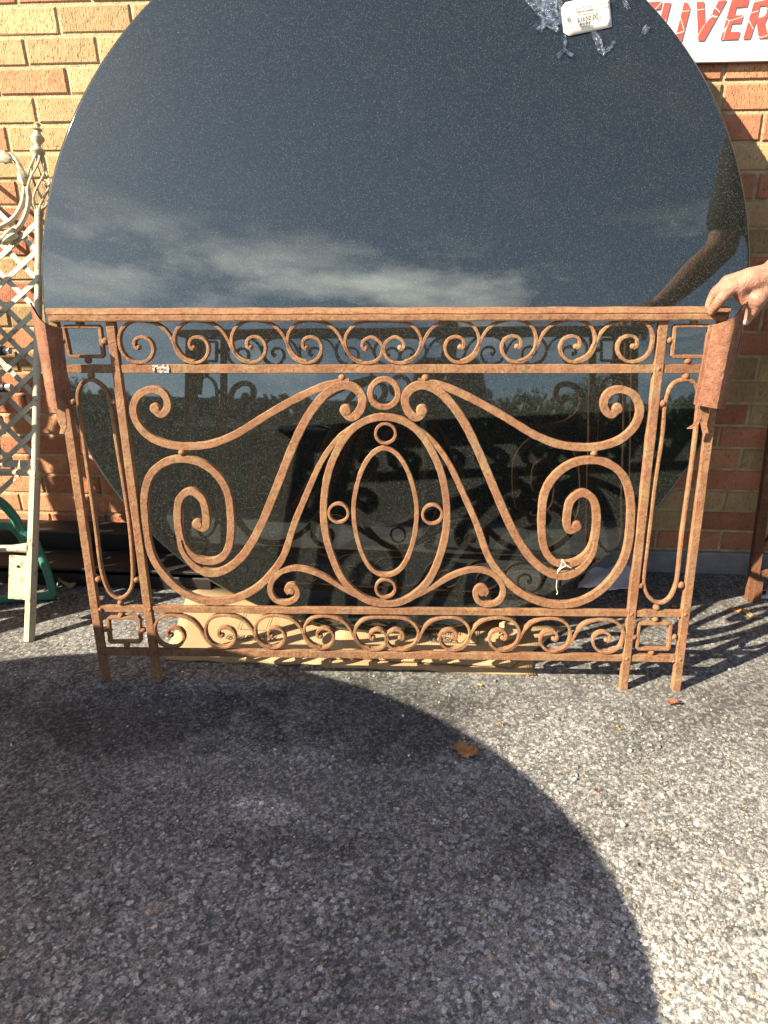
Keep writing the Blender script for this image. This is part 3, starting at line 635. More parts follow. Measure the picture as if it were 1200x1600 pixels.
# corner squares with collars
def square(corners, th=0.0075, dep=0.014):
    P = [rp(*c) for c in corners]; c = sum(P, Vector((0, 0))) / 4
    P = [p + (c - p).normalized() * th * 0.6 for p in P]
    out = []; 
    for i in range(4):
        a, b = P[i], P[(i + 1) % 4]
        out += [a.lerp(b, t) for t in (0.04, 0.3, 0.5, 0.7, 0.96)]
    sweep('square_frame', out, th, dep, closed=True, seed=sd(), cham=0.3)
square(((97.5, 508), (159, 508), (165, 559), (108, 558.5))); square(((1051.5, 506.7), (1112, 506.7), (1104, 559.5), (1046.5, 559)))
square(((167.5, 962.5), (220, 962.5), (223, 1003.5), (171, 1004))); square(((996, 971.5), (1050, 971.5), (1046, 1015), (992, 1014)))
for x, y in ((125, 505), (100.5, 532), (165, 533), (138, 563), (142.5, 586.5), (115.5, 628), (178.5, 628), (154, 904.5), (214, 905.5), (189, 941), (190, 960), (165.5, 983), (224, 984), (198.5, 1007.5),
             (1084, 503), (1045, 532), (1074.5, 564), (1071, 587.5), (1034, 630), (1000, 914), (1063, 913.5), (1025.5, 949), (1023.5, 967), (990, 994), (1052.5, 994), (1017.5, 1019),
             (534.5, 590), (665, 590), (285, 706.5), (928, 707.5)):
    knob('collar_ball', rp(x, y), 0.0085 + rnd.uniform(-.0006, .0008), 0.0, (1, 1.15, 0.95 if y < 930 else 0.9))
# long U loops
LOOP = [(145, 592.5), (163, 605), (171.7, 623), (178, 660), (184, 700), (191, 740), (197.5, 780), (205, 837), (208.5, 900), (205, 920), (196, 931), (187.5, 934.5), (177, 930), (168, 918), (158, 887), (150, 820), (140, 750), (133, 700), (127.5, 660), (122, 620), (126, 603), (133, 596)]
lp = relax(catmull([rp(*p) for p in LOOP], 5, True), 3, True)
sweep('loop', lp, 0.0085, 0.013, True, seed=sd(), cham=0.5)
LOOPR = [(1070, 593), (1053, 598), (1043, 613), (1037.5, 637), (1034.7, 680), (1023.7, 749), (1014, 831), (1006, 894.5), (1006, 914), (1013, 932), (1029, 942), (1045, 935), (1055, 915), (1059, 894), (1065, 834), (1076, 757), (1085, 690), (1091, 630), (1090, 607), (1082, 596)]
lp = relax(catmull([rp(*p) for p in LOOPR], 5, True), 3, True)
sweep('loop', lp, 0.0085, 0.013, True, seed=sd(), cham=0.5)

# running scrolls of both bands (same pattern in metres)
UT = [(0, 3), (-4, 1), (-6, -4), (-5, -10), (-1, -14), (7, -15.5), (18, -11), (23.5, 0), (21.5, 12.5), (12, 22.5), (-2.5, 24.2), (-17, 18), (-26, 6), (-29.5, -8), (-28.5, -20), (-23, -30.5), (-13, -38), (0.5, -41), (15.6, -40), (30.6, -35.5), (43, -27), (52.5, -14), (59.5, 0), (67, 11.5), (76, 19), (87, 23)]
EYE0 = (303, 542); o0 = rp(*EYE0)
UTM = [rp(EYE0[0] + x, EYE0[1] + y) - o0 for x, y in UT]
CT = [(0, 3), (-4, 1), (-6, -5), (-4, -11), (1, -14.5), (9, -17), (20, -11), (26, 0), (22, 14), (12, 22), (-4, 23.5), (-18, 18), (-28, 7), (-33, -9), (-29, -24), (-18, -36), (-4, -41), (13, -42), (27.5, -42)]
EYEC = (572, 543.5); oc_ = rp(*EYEC); CTM = [rp(EYEC[0] + x, EYEC[1] + y) - oc_ for x, y in CT]
def wid(n, base, end): return [base if i > n * 0.16 else end + (base - end) * (i / (n * 0.16)) for i in range(n)]
def band(eyes, ctr, sc=1.0):
    for e in eyes:
        o = rp(*e); pts = relax(catmull([o + p * sc for p in UTM], 5), 2)
        for mf in (lambda p: p, mir):
            q = [mf(p) for p in pts]; s = sweep('band_scroll', q, wid(len(q), 0.0068, 0.0075), 0.016, seed=sd(), cham=0.3)
            mb = MB(); c = mf(o + Vector((0, -0.001))); mb.ball((c.x, 0, c.y), 0.0062, (1, 1.35, 1)); mb.build('scroll_eye', M_RUST, s)
    o = rp(*ctr); half = [o + p * sc for p in CTM]
    cx = uc(half[-1].y)
    half[-1].x = cx
    full = half + [mir(p) for p in half[-2::-1]]; pts = relax(catmull(full, 5), 2)
    s = sweep('band_scroll', pts, 0.0068, 0.016, seed=sd(), cham=0.3)
    for c in (o, mir(o)):
        mb = MB(); mb.ball((c.x, 0, c.y), 0.0065, (1, 1.35, 1)); mb.build('scroll_eye', M_RUST, s)
band([(217, 542), (303, 542), (392, 541.5), (479, 542)], (572, 543.5))
band([(268, 991.5), (347.5, 991.5), (425, 992), (501, 993)], (583, 995.5), 0.985)

# large scrolls
def big(px, w, dep, bulb=None, wend=None, name='large_scroll', y0=0.0, rl=2):
    pts = relax(catmull([rp(*p) for p in px], 6), rl); n = len(pts)
    W = [w] * n
    if wend: W = [w + (wend - w) * max(0, (i / (n - 1) - 0.82) / 0.18) for i in range(n)]
    for mf in (lambda p: p, mir):
        q = [mf(p) for p in pts]; s = sweep(name, q, W, dep, seed=sd(), y0=y0)
        if bulb:
            c = mf(rp(*bulb[0])); mb = MB(); v = []; R = bulb[1]
            mb.lathe([(0.0001, -dep / 2 - 0.0015), (R * 0.75, -dep / 2 - 0.001), (R, -dep / 2 + 0.004), (R, dep / 2 - 0.004), (R * 0.75, dep / 2 + 0.001), (0.0001, dep / 2 + 0.0015)], 20, Matrix.Translation((c.x, y0, c.y)) @ Matrix.Rotation(math.radians(-90), 4, 'X'))
            mb.build('scroll_eye', M_RUST, s, True, 50)
c60 = lambda L: [(x / 3.333 + 60, y / 3.333 + 470) for x, y in L]
c180 = lambda L: [(x / 4 + 180, y / 4 + 700) for x, y in L]
c400 = lambda L: [(x / 3 + 400, y / 3 + 640) for x, y in L]
# upper volute running to the crown
big(c60([(612, 568), (640, 591), (668, 570), (676, 525), (650, 478), (592, 461), (530, 485), (499, 540), (502, 600), (537, 665), (600, 718), (680, 748), (760, 758), (850, 754), (930, 737), (1010, 704)]) +
    [(380, 672), (418, 648), (456.7, 626), (495, 607.5), (522, 599.5), (546, 597)], 0.0168, 0.015, bulb=(c60([(610, 560)])[0], 0.0128), y0=0.001)
# second volute, sweeping down beside the oval to the inner spiral
big([(539, 643), (550, 652), (563, 640), (566.5, 620), (553, 604.5), (533, 602), (511, 613.5), (491.5, 635), (472.5, 665.5), (455, 704), (442, 737), (427, 775), (411, 814), (395, 845), (377.5, 870), (356, 887.5), (334, 894.5), (314, 890), (297, 876), (285, 858), (281, 842)],
    0.0192, 0.015, bulb=((540.5, 640.5), 0.0138), wend=0.010, y0=-0.001)
# great spiral and wing
big(c180([(520, 484), (552, 500), (572, 470), (565, 380), (540, 310), (470, 268), (405, 315), (391, 420), (405, 540), (440, 628), (510, 688), (590, 708), (662, 688), (710, 620), (725, 520), (722, 400), (705, 280), (650, 180), (560, 103), (450, 68), (340, 77), (252, 130), (203, 210), (184, 320), (188, 440), (205, 580), (245, 700), (320, 808), (410, 890), (520, 944), (640, 960), (760, 938), (880, 878), (980, 782), (1060, 660)]) +
    [(460, 818), (480, 770), (497, 731), (513, 704), (531, 682), (548, 669)], 0.0178, 0.015, bulb=(c180([(516, 475)])[0], 0.0135), wend=0.010, y0=0.002)
# lower scrolls beside the oval's foot
big(c400([(158, 856), (146, 842), (155, 824), (178, 822), (195, 848), (186, 884), (142, 903), (92, 889), (68, 848), (77, 800), (120, 757), (190, 741), (260, 755), (330, 786), (400, 830), (470, 868), (530, 893)]), 0.0132, 0.014, bulb=(c400([(166, 848)])[0], 0.0095), wend=0.008, name='small_scroll')
# ovals and rings
def closed_sym(px, w, dep, name):
    h = [rp(*p) for p in px]; h[0].x = uc(h[0].y); h[-1].x = uc(h[-1].y)
    full = h + [mir(p) for p in h[-2:0:-1]]
    sweep(name, relax(catmull(full, 6, True), 3, True), w, dep, True, seed=sd())
closed_sym([(601.7, 651), (573, 656), (548, 672), (527, 703), (512, 742), (506, 787), (508, 827), (517, 863), (533, 900), (553, 923), (577, 938), (602, 942.5)], 0.0168, 0.015, 'large_oval')
closed_sym([(602.7, 699.3), (580, 710), (564, 737), (554.5, 773), (552.7, 800), (556.5, 833), (567, 867), (582, 890), (602.7, 898.3)], 0.0104, 0.013, 'inner_oval')
def ring(px, R, w, dep, name='ring', c=None):
    c = c or rp(*px); sweep(name, [c + Vector((math.cos(2 * math.pi * i / 40), math.sin(2 * math.pi * i / 40))) * R for i in range(40)], w, dep, True, seed=sd(), jit=0.0003, cham=0.35)
mpx = 0.001288
ring((600.5, 614.5), 0.0312, 0.0138, 0.015); ring((602.5, 677), 0.0225, 0.0065, 0.015); ring((602.5, 918.5), 0.0232, 0.0065, 0.015)
ring((529, 801), 0.0228, 0.0065, 0.014); ring((675.5, 803), 0.0228, 0.0065, 0.014)

# bent-down moulded returns at both corners
def cap(top, bot, sgn, name='handrail_return'):
    # top/bot = ((x_outer,y),(x_inner,y)) pixel pairs
    pro = [(0.0, -0.020), (0.0, -0.029), (0.08, -0.030), (0.09, -0.033), (0.18, -0.0365), (0.30, -0.0405), (0.42, -0.0440), (0.52, -0.0458), (0.60, -0.0458), (0.67, -0.0435), (0.74, -0.0385), (0.79, -0.034), (0.81, -0.0315), (0.87, -0.031), (0.88, -0.028), (0.94, -0.0272), (0.95, -0.024), (1.0, -0.0235), (1.0, -0.018), (0.85, -0.022), (0.7, -0.032), (0.55, -0.040), (0.4, -0.037), (0.2, -0.030), (0.08, -0.024), (0.0, -0.023)]
    v = []; f = []; m = len(pro); ns = 18
    o0, i0, o1, i1 = rp(*top[0], 0.055), rp(*top[1], 0.045), rp(*bot[0], 0.045), rp(*bot[1], 0.035)
    for k in range(ns + 1):
        t = k / ns
        for (s, dy) in pro:
            # mitred top: inner edge starts lower than the outer edge
            a = o0.lerp(i0, s) + Vector((0, -0.012 * math.sin(s * math.pi) if k == 0 else 0)); b = o1.lerp(i1, s)
            p = a.lerp(b, t); v.append((p.x, dy * 1.0 - 0.030 + 0.012 * t + 0.0007 * math.sin(k * 2.1 + s * 5), p.y))
    for k in range(ns):
        for q in range(m): 
            a = (k * m + q, (k + 1) * m + q, (k + 1) * m + (q + 1) % m, k * m + (q + 1) % m); f.append(a if sgn > 0 else a[::-1])
    mesh(name, v, f, M_RUSTP, rail, True, 24)
cap(((48, 473), (98, 512)), ((76, 634), (112, 638)), 1)
cap(((1108, 508), (1165, 470)), ((1085, 632), (1131, 638)), 1)
def strap(pts, w, name='torn_strap', y=-0.03):
    v = []; f = []; P = [(rp(x, yy, 0.03 - dy), dy) for x, yy, dy in pts]
    for i, (p, dy) in enumerate(P):
        wv = w[i] if hasattr(w, '__len__') else w
        for s, e in ((-0.5, 0), (0.5, 0), (0.5, 0.004), (-0.5, 0.004)): v.append((p.x + s * wv, y + dy + e, p.y))
    for i in range(len(P) - 1):
        for k in range(4): f.append((i * 4 + k, i * 4 + (k + 1) % 4, i * 4 + 4 + (k + 1) % 4, i * 4 + 4 + k))
    f.append((3, 2, 1, 0)); b = (len(P) - 1) * 4; f.append((b, b + 1, b + 2, b + 3)); mesh(name, v, f, M_RUST, rail, True, 30)
strap([(93, 620, 0), (94, 645, 0), (97, 660, -0.002), (99, 668, -0.006), (96, 678, -0.012)], [0.022, 0.022, 0.018, 0.012, 0.010])
strap([(1104, 620, 0), (1101, 642, 0), (1099, 655, 0), (1100, 664, -0.004), (1103, 677, -0.012)], [0.021, 0.021, 0.020, 0.012, 0.012])
strap([(1094, 640, 0), (1092, 655, -0.001), (1087, 664, -0.005), (1078, 670, -0.010)], [0.010, 0.010, 0.011, 0.012])
# white residue of tape on the second rail, string on the spiral
mb = MB(); r5 = random.Random(5); vv = []; ff = []; P = rp(253, 575.5)
for i in range(9):
    for j in range(5): vv.append((P.x + (i / 8 - 0.5) * 0.036 + r5.uniform(-.001, .001), -0.0072 - r5.uniform(0, 0.0016), P.y + (j / 4 - 0.5) * 0.017 + r5.uniform(-.001, .001)))
for i in range(8):
    for j in range(4):
        if r5.random() > 0.42: ff.append((i * 5 + j, (i + 1) * 5 + j, (i + 1) * 5 + j + 1, i * 5 + j + 1))
tr = mesh('tape_residue', vv, ff, M_RESID, rail, False); tr.modifiers.new('t', 'SOLIDIFY').thickness = 0.0004
def panel_world(p, dy=0.0): return rP0 + rD * p.x + rU * p.y + rB * dy
Sx = [(870, 888, -.012), (875, 880, -.014), (877, 871, -.013), (879, 875, -.015), (885, 881, -.016), (891, 884, -.014), (883, 880, -.016), (876, 884, -.014), (871, 889, -.012), (870, 897, -.006), (869.5, 908, -.004), (869, 918, -.004), (871, 925, -.003), (869, 928, -.003)]
pts = [panel_world(rp(x, y), d) for x, y, d in Sx]; mb = MB(); c0 = pts[0].copy(); mb.tube([p - c0 for p in catmull(pts, 4)], 0.0011, 6); so_ = mb.build('string', M_STRING); so_.location = c0
tag(so_, 'knotted white string tied round a spiral of the railing', 'string')

# ------------------------------------------------------------------ cream iron trellis on the left
F = Vector((-1.147, -0.554, 0.0)); TS = 0.385
tlU = Vector((0, TS, 1)).normalized(); tlN = Vector((0, -1, TS)).normalized()
trel = empty('trellis', F, 'cream painted iron lattice trellis with finial leaning on the wall', 'trellis')
def tp(x, y, off=0.0): return onplane(x, y, F + tlN * off, tlN) - F
def bar(mb, a, b, w, d, off=0.0):
    a, b = tp(*a, off), tp(*b, off); t = (b - a).normalized(); s = t.cross(tlN).normalized(); v = []
    for p in (a, b):
        for sx, sy in ((-1, -1), (1, -1), (1, 1), (-1, 1)): v.append(p + s * (sx * w / 2) + tlN * (sy * d / 2))
    mb.add(v, [(0, 1, 5, 4), (1, 2, 6, 5), (2, 3, 7, 6), (3, 0, 4, 7), (3, 2, 1, 0), (4, 5, 6, 7)])
mb = MB(); mb.tube([tp(55, 742), tp(57.5, 610), tp(59.5, 500), tp(61, 400), tp(60.5, 330)], 0.0105, 12); mb.build('post', M_WHITE, trel)
mb = MB(); a, b = tp(46, 1001), tp(55.5, 736); t = (b - a).normalized(); s = t.cross(tlN)
v = [];
for p in (a, b):
    for q in range(8):
        an = math.pi / 8 + q * math.pi / 4; v.append(p + s * (0.0145 * math.cos(an)) + tlN * (0.0145 * math.sin(an)))
mb.add(v, [(k, (k + 1) % 8, 8 + (k + 1) % 8, 8 + k) for k in range(8)] + [tuple(range(8))[::-1], tuple(range(8, 16))]); mb.build('foot_tube', M_WHITE, trel, True, 20)
LX = -160
hits = [348, 392, 437, 484, 532, 577, 624, 671, 714]
for k, y in enumerate(hits):
    mb = MB(); bar(mb, (58, y), (58 - 240, y + 222), 0.0138, 0.003, 0.004); mb.build('lattice_strip', M_WHITE, trel, False)
    if y > 700: continue
for k, y in enumerate([392, 437, 484, 530, 573, 621, 668, 716, 762, 808, 854, 900]):
    x0 = 58; y0 = y
    if y > 722:
        x0 = 58 - (y - 722) / 1.0; y0 = 722
    xl = x0 - 190
    mb = MB(); bar(mb, (x0, y0), (xl, y0 - 190 * 1.0), 0.0138, 0.003, -0.001); mb.build('lattice_strip', M_WHITE, trel, False)
mb = MB(); bar(mb, (52, 725), (LX, 723), 0.021, 0.004, 0.002); mb.build('cross_bar', M_WHITE, trel, False)
mb = MB(); mb.tube([tp(50, 738), tp(LX, 737)], 0.0105, 10); mb.build('cross_rod', M_WHITE, trel)
mb = MB(); mb.tube([tp(46, 856), tp(20, 857), tp(LX, 858)], [0.015, 0.0105, 0.0105], 10); mb.build('cross_rod', M_WHITE, trel)
mb = MB(); bar(mb, (30, 868), (28, 936), 0.055, 0.005, 0.0); pl_ = mb.build('foot_plate', M_WHITE, trel, False)
mb = MB(); q = tp(28, 885, 0.003); mb.ball(q, 0.004, (1, 1, 1)); mb.build('screw_hole', M_BLACK, pl_)
# finial: turned knob, cage of four rods, little base
fb = tp(61, 332); ft = tp(58, 190); ax = (ft - fb).normalized(); fl = (ft - fb).length
Mf = Matrix.Translation(fb) @ Vector((0, 0, 1)).rotation_difference(ax).to_matrix().to_4x4()
fin = empty('finial', (0, 0, 0)); fin.parent = trel
mb = MB(); k0 = fl * 0.66; hh = fl - k0
mb.lathe([(0.0001, k0 - 0.012), (0.012, k0 - 0.010), (0.0195, k0 + 0.000), (0.019, k0 + 0.006), (0.010, k0 + 0.012), (0.0085, k0 + hh * 0.25), (0.0185, k0 + hh * 0.43), (0.0185, k0 + hh * 0.47), (0.0085, k0 + hh * 0.62), (0.008, k0 + hh * 0.68), (0.0135, k0 + hh * 0.73), (0.0065, k0 + hh * 0.80), (0.0065, k0 + hh * 0.86), (0.0095, k0 + hh * 0.90), (0.0045, k0 + hh * 0.96), (0.0001, k0 + hh)], 18, Mf)
D.objects.remove(fin); fin = mb.build('finial', M_WHITE, trel)
mb = MB(); mb.lathe([(0.0001, -0.012), (0.011, -0.010), (0.0125, 0.0), (0.011, 0.008), (0.0001, 0.010)], 16, Mf); mb.build('finial_base', M_WHITE, fin)
for q in range(6):
    mb = MB(); P = []
    for i in range(13):
        t = i / 12; rr = 0.008 + 0.021 * math.sin(math.pi * t ** 0.8); an = q * math.pi / 3 + t * 2.6
        P.append(Mf @ Vector((rr * math.cos(an), rr * math.sin(an), 0.004 + t * (k0 - 0.01))))
    mb.tube(P, 0.0032, 7); mb.build('cage_rod', M_WHITE, fin)
# scrolled top with cast leaves
for off, px in ((0.004, [(-150, 352), (-80, 356), (-20, 360), (4, 352), (22, 340), (33, 322), (38, 302), (38, 285), (34, 268), (26, 252), (16, 240)]),
                (0.010, [(-150, 366), (-60, 372), (0, 372), (20, 364), (34, 348), (42, 330), (45, 312), (44, 296), (40, 280), (43, 272)])):
    mb = MB(); mb.tube(catmull([tp(x, y, off) for x, y in px], 4), 0.0070, 8); mb.build('curved_rod', M_WHITE, trel)
def cast_leaf(px, ang, L, W, off):
    c = tp(*px, off); u = tlU * math.sin(ang) + Vector((1, 0, 0)) * math.cos(ang); s = tlN.cross(u)
    v = []; f = []; n = 9
    for i in range(n):
        t = i / (n - 1); w = W * (math.sin(math.pi * min(1, t * 0.95 + 0.04)) ** 0.8) * (1 + 0.14 * (-1) ** i)
        for q in (-1, -0.5, 0, 0.5, 1): v.append(c + u * (L * t) + s * (w / 2 * q) + tlN * (0.006 - 0.009 * abs(q) + 0.004 * math.sin(t * 3) + 0.0015 * (i % 2) * abs(q)))
    for i in range(n - 1):
        for k in range(4): f.append((i * 5 + k, i * 5 + k + 1, (i + 1) * 5 + k + 1, (i + 1) * 5 + k))
    o = mesh('cast_leaf', v, f, M_WHITE, trel, True, 60); o.modifiers.new('t', 'SOLIDIFY').thickness = 0.003
cast_leaf((20, 252), math.radians(158), 0.062, 0.030, 0.010); cast_leaf((40, 290), math.radians(108), 0.045, 0.026, 0.014)
cast_leaf((22, 358), math.radians(225), 0.042, 0.022, 0.014); cast_leaf((26, 366), math.radians(215), 0.046, 0.020, 0.02)

# black iron bracket hooked on the trellis just past the frame
brk = empty('iron_bracket', tp(-6, 600, 0.05) + F, 'black iron bracket with two bolts hanging in front of the trellis', 'bracket')
B0 = tp(-6, 600, 0.05)
mb = MB(); mb.tube(catmull([tp(x, y, 0.05) - B0 for x, y in ((-16, 480), (-12, 540), (-9, 575), (-7, 605), (-8, 640), (-8, 668), (-6, 700), (-8, 760))], 5), 0.011, 10); mb.build('curved_arm', M_BLACK, brk)
for (x, y, dx) in ((4, 549, 1), (6, 606, 1)):
    a = tp(x - 16, y, 0.055) - B0; b = tp(x + 3, y - 1, 0.06) - B0; c = tp(x + 12, y - 1, 0.062) - B0
    mb = MB(); mb.tube([a, b], 0.0125, 10); q = mb.build('bolt_sleeve', M_BLACK, brk); mb = MB(); mb.tube([b, c], 0.0095, 6); mb.build('bolt_end', M_STEEL, q, True, 20)

# leafy screen added unseen past the left frame edge to dapple wall and trellis
scr = empty('added_shade_screen', (-1.74, -0.60, 0.0), 'black iron screen of cut leaves added outside the frame to dapple the wall', 'screen')
SA = math.radians(11); Ms = Matrix.Rotation(-SA, 4, 'X')
def sv(x, z, y=0.0): return Ms @ Vector((x, y, z))
for a_, b_ in (((-0.36, 0.0), (-0.36, 1.20)), ((0.36, 0.0), (0.36, 1.20))):
    mb = MB(); mb.tube([sv(*a_), sv(*b_)], 0.013, 8); mb.build('stile', M_BLACK, scr)
for z_ in (0.12, 0.66, 1.18):
    mb = MB(); mb.tube([sv(-0.36, z_), sv(0.36, z_)], 0.011, 8); mb.build('rail_bar', M_BLACK, scr)
rs_ = random.Random(31)
for i in range(10):
    for j in range(7):
        cx = -0.31 + j * 0.103 + (0.05 if i % 2 else 0); cz = 0.17 + i * 0.100; an = (0.7 if (i + j) % 2 else -0.6) + rs_.uniform(-.25, .25); L = 0.084 + rs_.uniform(0, .012); W = 0.044
        v = []; f = []; n_ = 10
        for k in range(n_ + 1):
            t = k / n_; w = W * math.sin(math.pi * t) ** 0.7 * (1.25 - 0.5 * t); ct = Vector((math.sin(an), math.cos(an))) * (L * (2 * t - 1)); nn = Vector((math.cos(an), -math.sin(an)))
            for q in (-1, 1): p = Vector((cx, cz)) + ct + nn * (w * q); v.append(sv(p.x, p.y, 0.004 * math.sin(t * 3)))
        for k in range(n_): f.append((k * 2, k * 2 + 1, k * 2 + 3, k * 2 + 2))
        o = mesh('cut_leaf', v, f, M_BLACK, scr, False); o.modifiers.new('t', 'SOLIDIFY').thickness = 0.003

# green tubular base behind the trellis
GY = -0.43
grn = empty('table_base', gz(40, 935), 'green enamelled tubular metal base on the asphalt behind the trellis', 'table base')
G0 = gz(40, 935)
def gtube(name, pts, r, par=grn):
    mb = MB(); mb.tube(catmull([p - G0 for p in pts], 5), r, 10); return mb.build(name, M_GREEN, par)
gf = gz(86, 930, 0.014); g2 = aty(52, 842, gf.y + 0.05)
gtube('leg', [aty(40, 830, gf.y + 0.05), aty(52, 842, gf.y + 0.05), aty(64, 868, gf.y + 0.03), aty(76, 900, gf.y + 0.012), gf + Vector((-.004, 0, 0))], 0.0125)
gtube('arched_brace', [aty(x, y, gf.y + 0.055) for x, y in ((-40, 770), (-15, 776), (5, 788), (22, 808), (36, 832), (46, 852))], 0.014)
gtube('arched_brace', [aty(x, y, gf.y + 0.07) for x, y in ((-60, 850), (-25, 826), (0, 820), (20, 825), (34, 840), (42, 862))], 0.012)
gtube('floor_bar', [gf, gz(60, 932, 0.014), gz(20, 935, 0.014), gz(-40, 940, 0.014), gz(-120, 944, 0.014)], 0.0135)
gl = gz(-120, 944, 0.014)
gtube('leg', [gl, gl + Vector((0.03, 0.04, 0.12)), aty(-60, 850, gf.y + 0.07)], 0.0125)
gtube('leg', [aty(-40, 770, gf.y + 0.055), gl + Vector((0.05, 0.2, 0.1)), gl + Vector((0.03, 0.26, 0.0))], 0.0125)

# black steel channel along the foot of the wall
ch = empty('steel_channel', (-1.1, -0.16, 0), 'black steel channel lying along the foot of the wall behind the trellis', 'steel channel')
mb = MB(); mb.box((-0.75, 0.035, 0.0), (0.42, 0.125, 0.135), 0.004); mb.build('web', M_BLACK, ch, False)
mb = MB(); mb.box((-0.75, -0.095, 0.062), (0.40, 0.034, 0.072), 0.002); mb.build('flange', M_BLACK, ch, False)
mb = MB(); mb.box((-0.75, -0.085, 0.0), (0.38, 0.0335, 0.045), 0.003); mb.build('lower_flange', M_BLACK, ch, False)

# ------------------------------------------------------------------ second railing at the right, against the wall
r2f = gz(1172, 938); r2t = aty(1213, 640, -0.06); 
rr = empty('iron_gate', r2f, 'dark rusty iron gate leaning on the wall beside the concrete footing', 'gate')
upd = (r2t - r2f)
def r2(dx, t, dy=0.0): return upd * t + Vector((dx, dy, 0))
def rbar(name, pts, w, d, mat=M_RUSTD):
    mb = MB(); P = [Vector(p) for p in pts]; v = []; f = []
    for i, p in enumerate(P):
        t = (P[min(i + 1, len(P) - 1)] - P[max(i - 1, 0)]).normalized(); n_ = Vector((0, -1, 0)); n_ = (n_ - t * n_.dot(t)).normalized(); s = t.cross(n_)
        for sx, sy in ((-1, -1), (1, -1), (1, 1), (-1, 1)): v.append(p + s * (sx * w / 2) + n_ * (sy * d / 2))
    for i in range(len(P) - 1):
        for k in range(4): f.append((i * 4 + k, i * 4 + (k + 1) % 4, i * 4 + 4 + (k + 1) % 4, i * 4 + 4 + k))
    f.append((3, 2, 1, 0)); b = (len(P) - 1) * 4; f.append((b, b + 1, b + 2, b + 3)); mb.add(v, f); return mb.build(name, mat, rr, False)
UL = upd.length
rbar('stile', [r2(0, 0), r2(0, 0.5), r2(0, 1.0), r2(0, 1.55)], 0.026, 0.024)
rbar('foot_block', [r2(0.012, 0.0, -0.013), r2(0.012, 0.12, -0.013)], 0.022, 0.012)
for t in (0.15, 0.86, 1.5): rbar('rail_bar', [r2(0.014, t), r2(0.62, t)], 0.022, 0.014)
rbar('stile', [r2(0.63, 0), r2(0.63, 1.55)], 0.026, 0.024)
for cx in (0.085, 0.25, 0.42, 0.56):
    P = []
    for i in range(26):
        a = i / 25 * 5.4; R = 0.062 * (1 - 0.13 * a / 1.2 if a < 5 else 0.45)
        P.append(r2(cx - R * math.cos(a), 0.30 + 0.095 * math.sin(a) * (R / 0.062)))
    rbar('scroll', P, 0.012, 0.014)
    P = [r2(cx + 0.03 * math.sin(i / 9 * 6.28), 0.42 + 0.42 * i / 9) for i in range(10)]; rbar('wavy_bar', P, 0.011, 0.012)
mb = MB(); q = r2(0.022, 0.31, -0.002); mb.ball(q, 0.009); mb.build('collar_ball', M_RUST, rr)

# ------------------------------------------------------------------ cardboard, papers, leaves
def sheet(name, corners, z, th, mat, label, cat, group=None, nx=14, ny=6, amp=0.003, seed=0, tilt=(0, 0)):
    r = random.Random(seed); a, b, c, d = [Vector(p) for p in corners]; o0 = (a + b + c + d) / 4; v = []; f = []
    ph = [r.uniform(0, 6) for _ in range(6)]
    for i in range(nx + 1):
        for j in range(ny + 1):
            s, t = i / nx, j / ny; p = a.lerp(b, s).lerp(d.lerp(c, s), t)
            e = 0.004 if (i in (0, nx) or j in (0, ny)) else 0
            zz = z + amp * (1 + math.sin(s * 7 + ph[0]) * math.cos(t * 5 + ph[1]) + 0.4 * math.sin(s * 17 + t * 11 + ph[2])) + tilt[0] * s + tilt[1] * t
            v.append((p.x - o0.x + r.uniform(-e, e), p.y - o0.y + r.uniform(-e, e), zz))
    for i in range(nx):
        for j in range(ny): f.append((i * (ny + 1) + j, (i + 1) * (ny + 1) + j, (i + 1) * (ny + 1) + j + 1, i * (ny + 1) + j + 1))
    o = mesh(name, v, f, mat, None, True, 60); o.location = (o0.x, o0.y, 0); m_ = o.modifiers.new('t', 'SOLIDIFY'); m_.thickness = th; m_.offset = -1
    return tag(o, label, cat, group)
G = lambda x, y: Vector((*gz(x, y)[:2], 0))
cb1 = sheet('cardboard_sheet', [G(258, 1033), G(512, 1042), G(566, 965), G(300, 912)], 0.006, 0.005, M_CARD, 'bright flattened cardboard sheet with printed number under the left of the tabletop', 'cardboard', 'flattened boxes under the tabletop', seed=1, amp=0.0012)
cb2 = sheet('cardboard_sheet', [G(500, 1043), G(836, 1056), G(832, 1020), G(512, 1008)], 0.004, 0.004, M_CARD, 'long flat cardboard strip with a torn rounded end beneath the other flaps', 'cardboard', 'flattened boxes under the tabletop', seed=2, amp=0.0008)
cb3 = sheet('cardboard_sheet', [G(512, 1032), G(795, 1046), G(885, 985), G(530, 960)], 0.0115, 0.005, M_CARD, 'cardboard flap stamped with a dark origin box under the tabletop', 'cardboard', 'flattened boxes under the tabletop', seed=3, amp=0.0015)
cb4 = sheet('cardboard_sheet', [G(775, 1020), G(812, 1012), G(800, 984), G(782, 988)], 0.026, 0.004, M_CARD, 'small crumpled piece of torn cardboard on the stamped flap', 'cardboard', 'flattened boxes under the tabletop', nx=5, ny=4, seed=4, amp=0.006, tilt=(0.012, 0.02))
def flat_print(parent, p, z): return (p.x - parent.location.x, p.y - parent.location.y, z)
text_mesh('printed_number', '606182 876', 0.034, M_INKC, cb1, flat_print(cb1, G(352, 1004), 0.0118), 0.03, 0.85)
def outline(parent, corners, z, w=0.0018):
    mb = MB(); P = [Vector(flat_print(parent, G(*c), z)) for c in corners]
    for i in range(4):
        a, b = P[i], P[(i + 1) % 4]; t = (b - a).normalized(); s = Vector((-t.y, t.x, 0)) * w / 2
        mb.add([a - s - t * w / 2, a + s - t * w / 2, b + s + t * w / 2, b - s + t * w / 2], [(0, 3, 2, 1)])
    return mb.build('printed_box', M_INKC, parent, False)
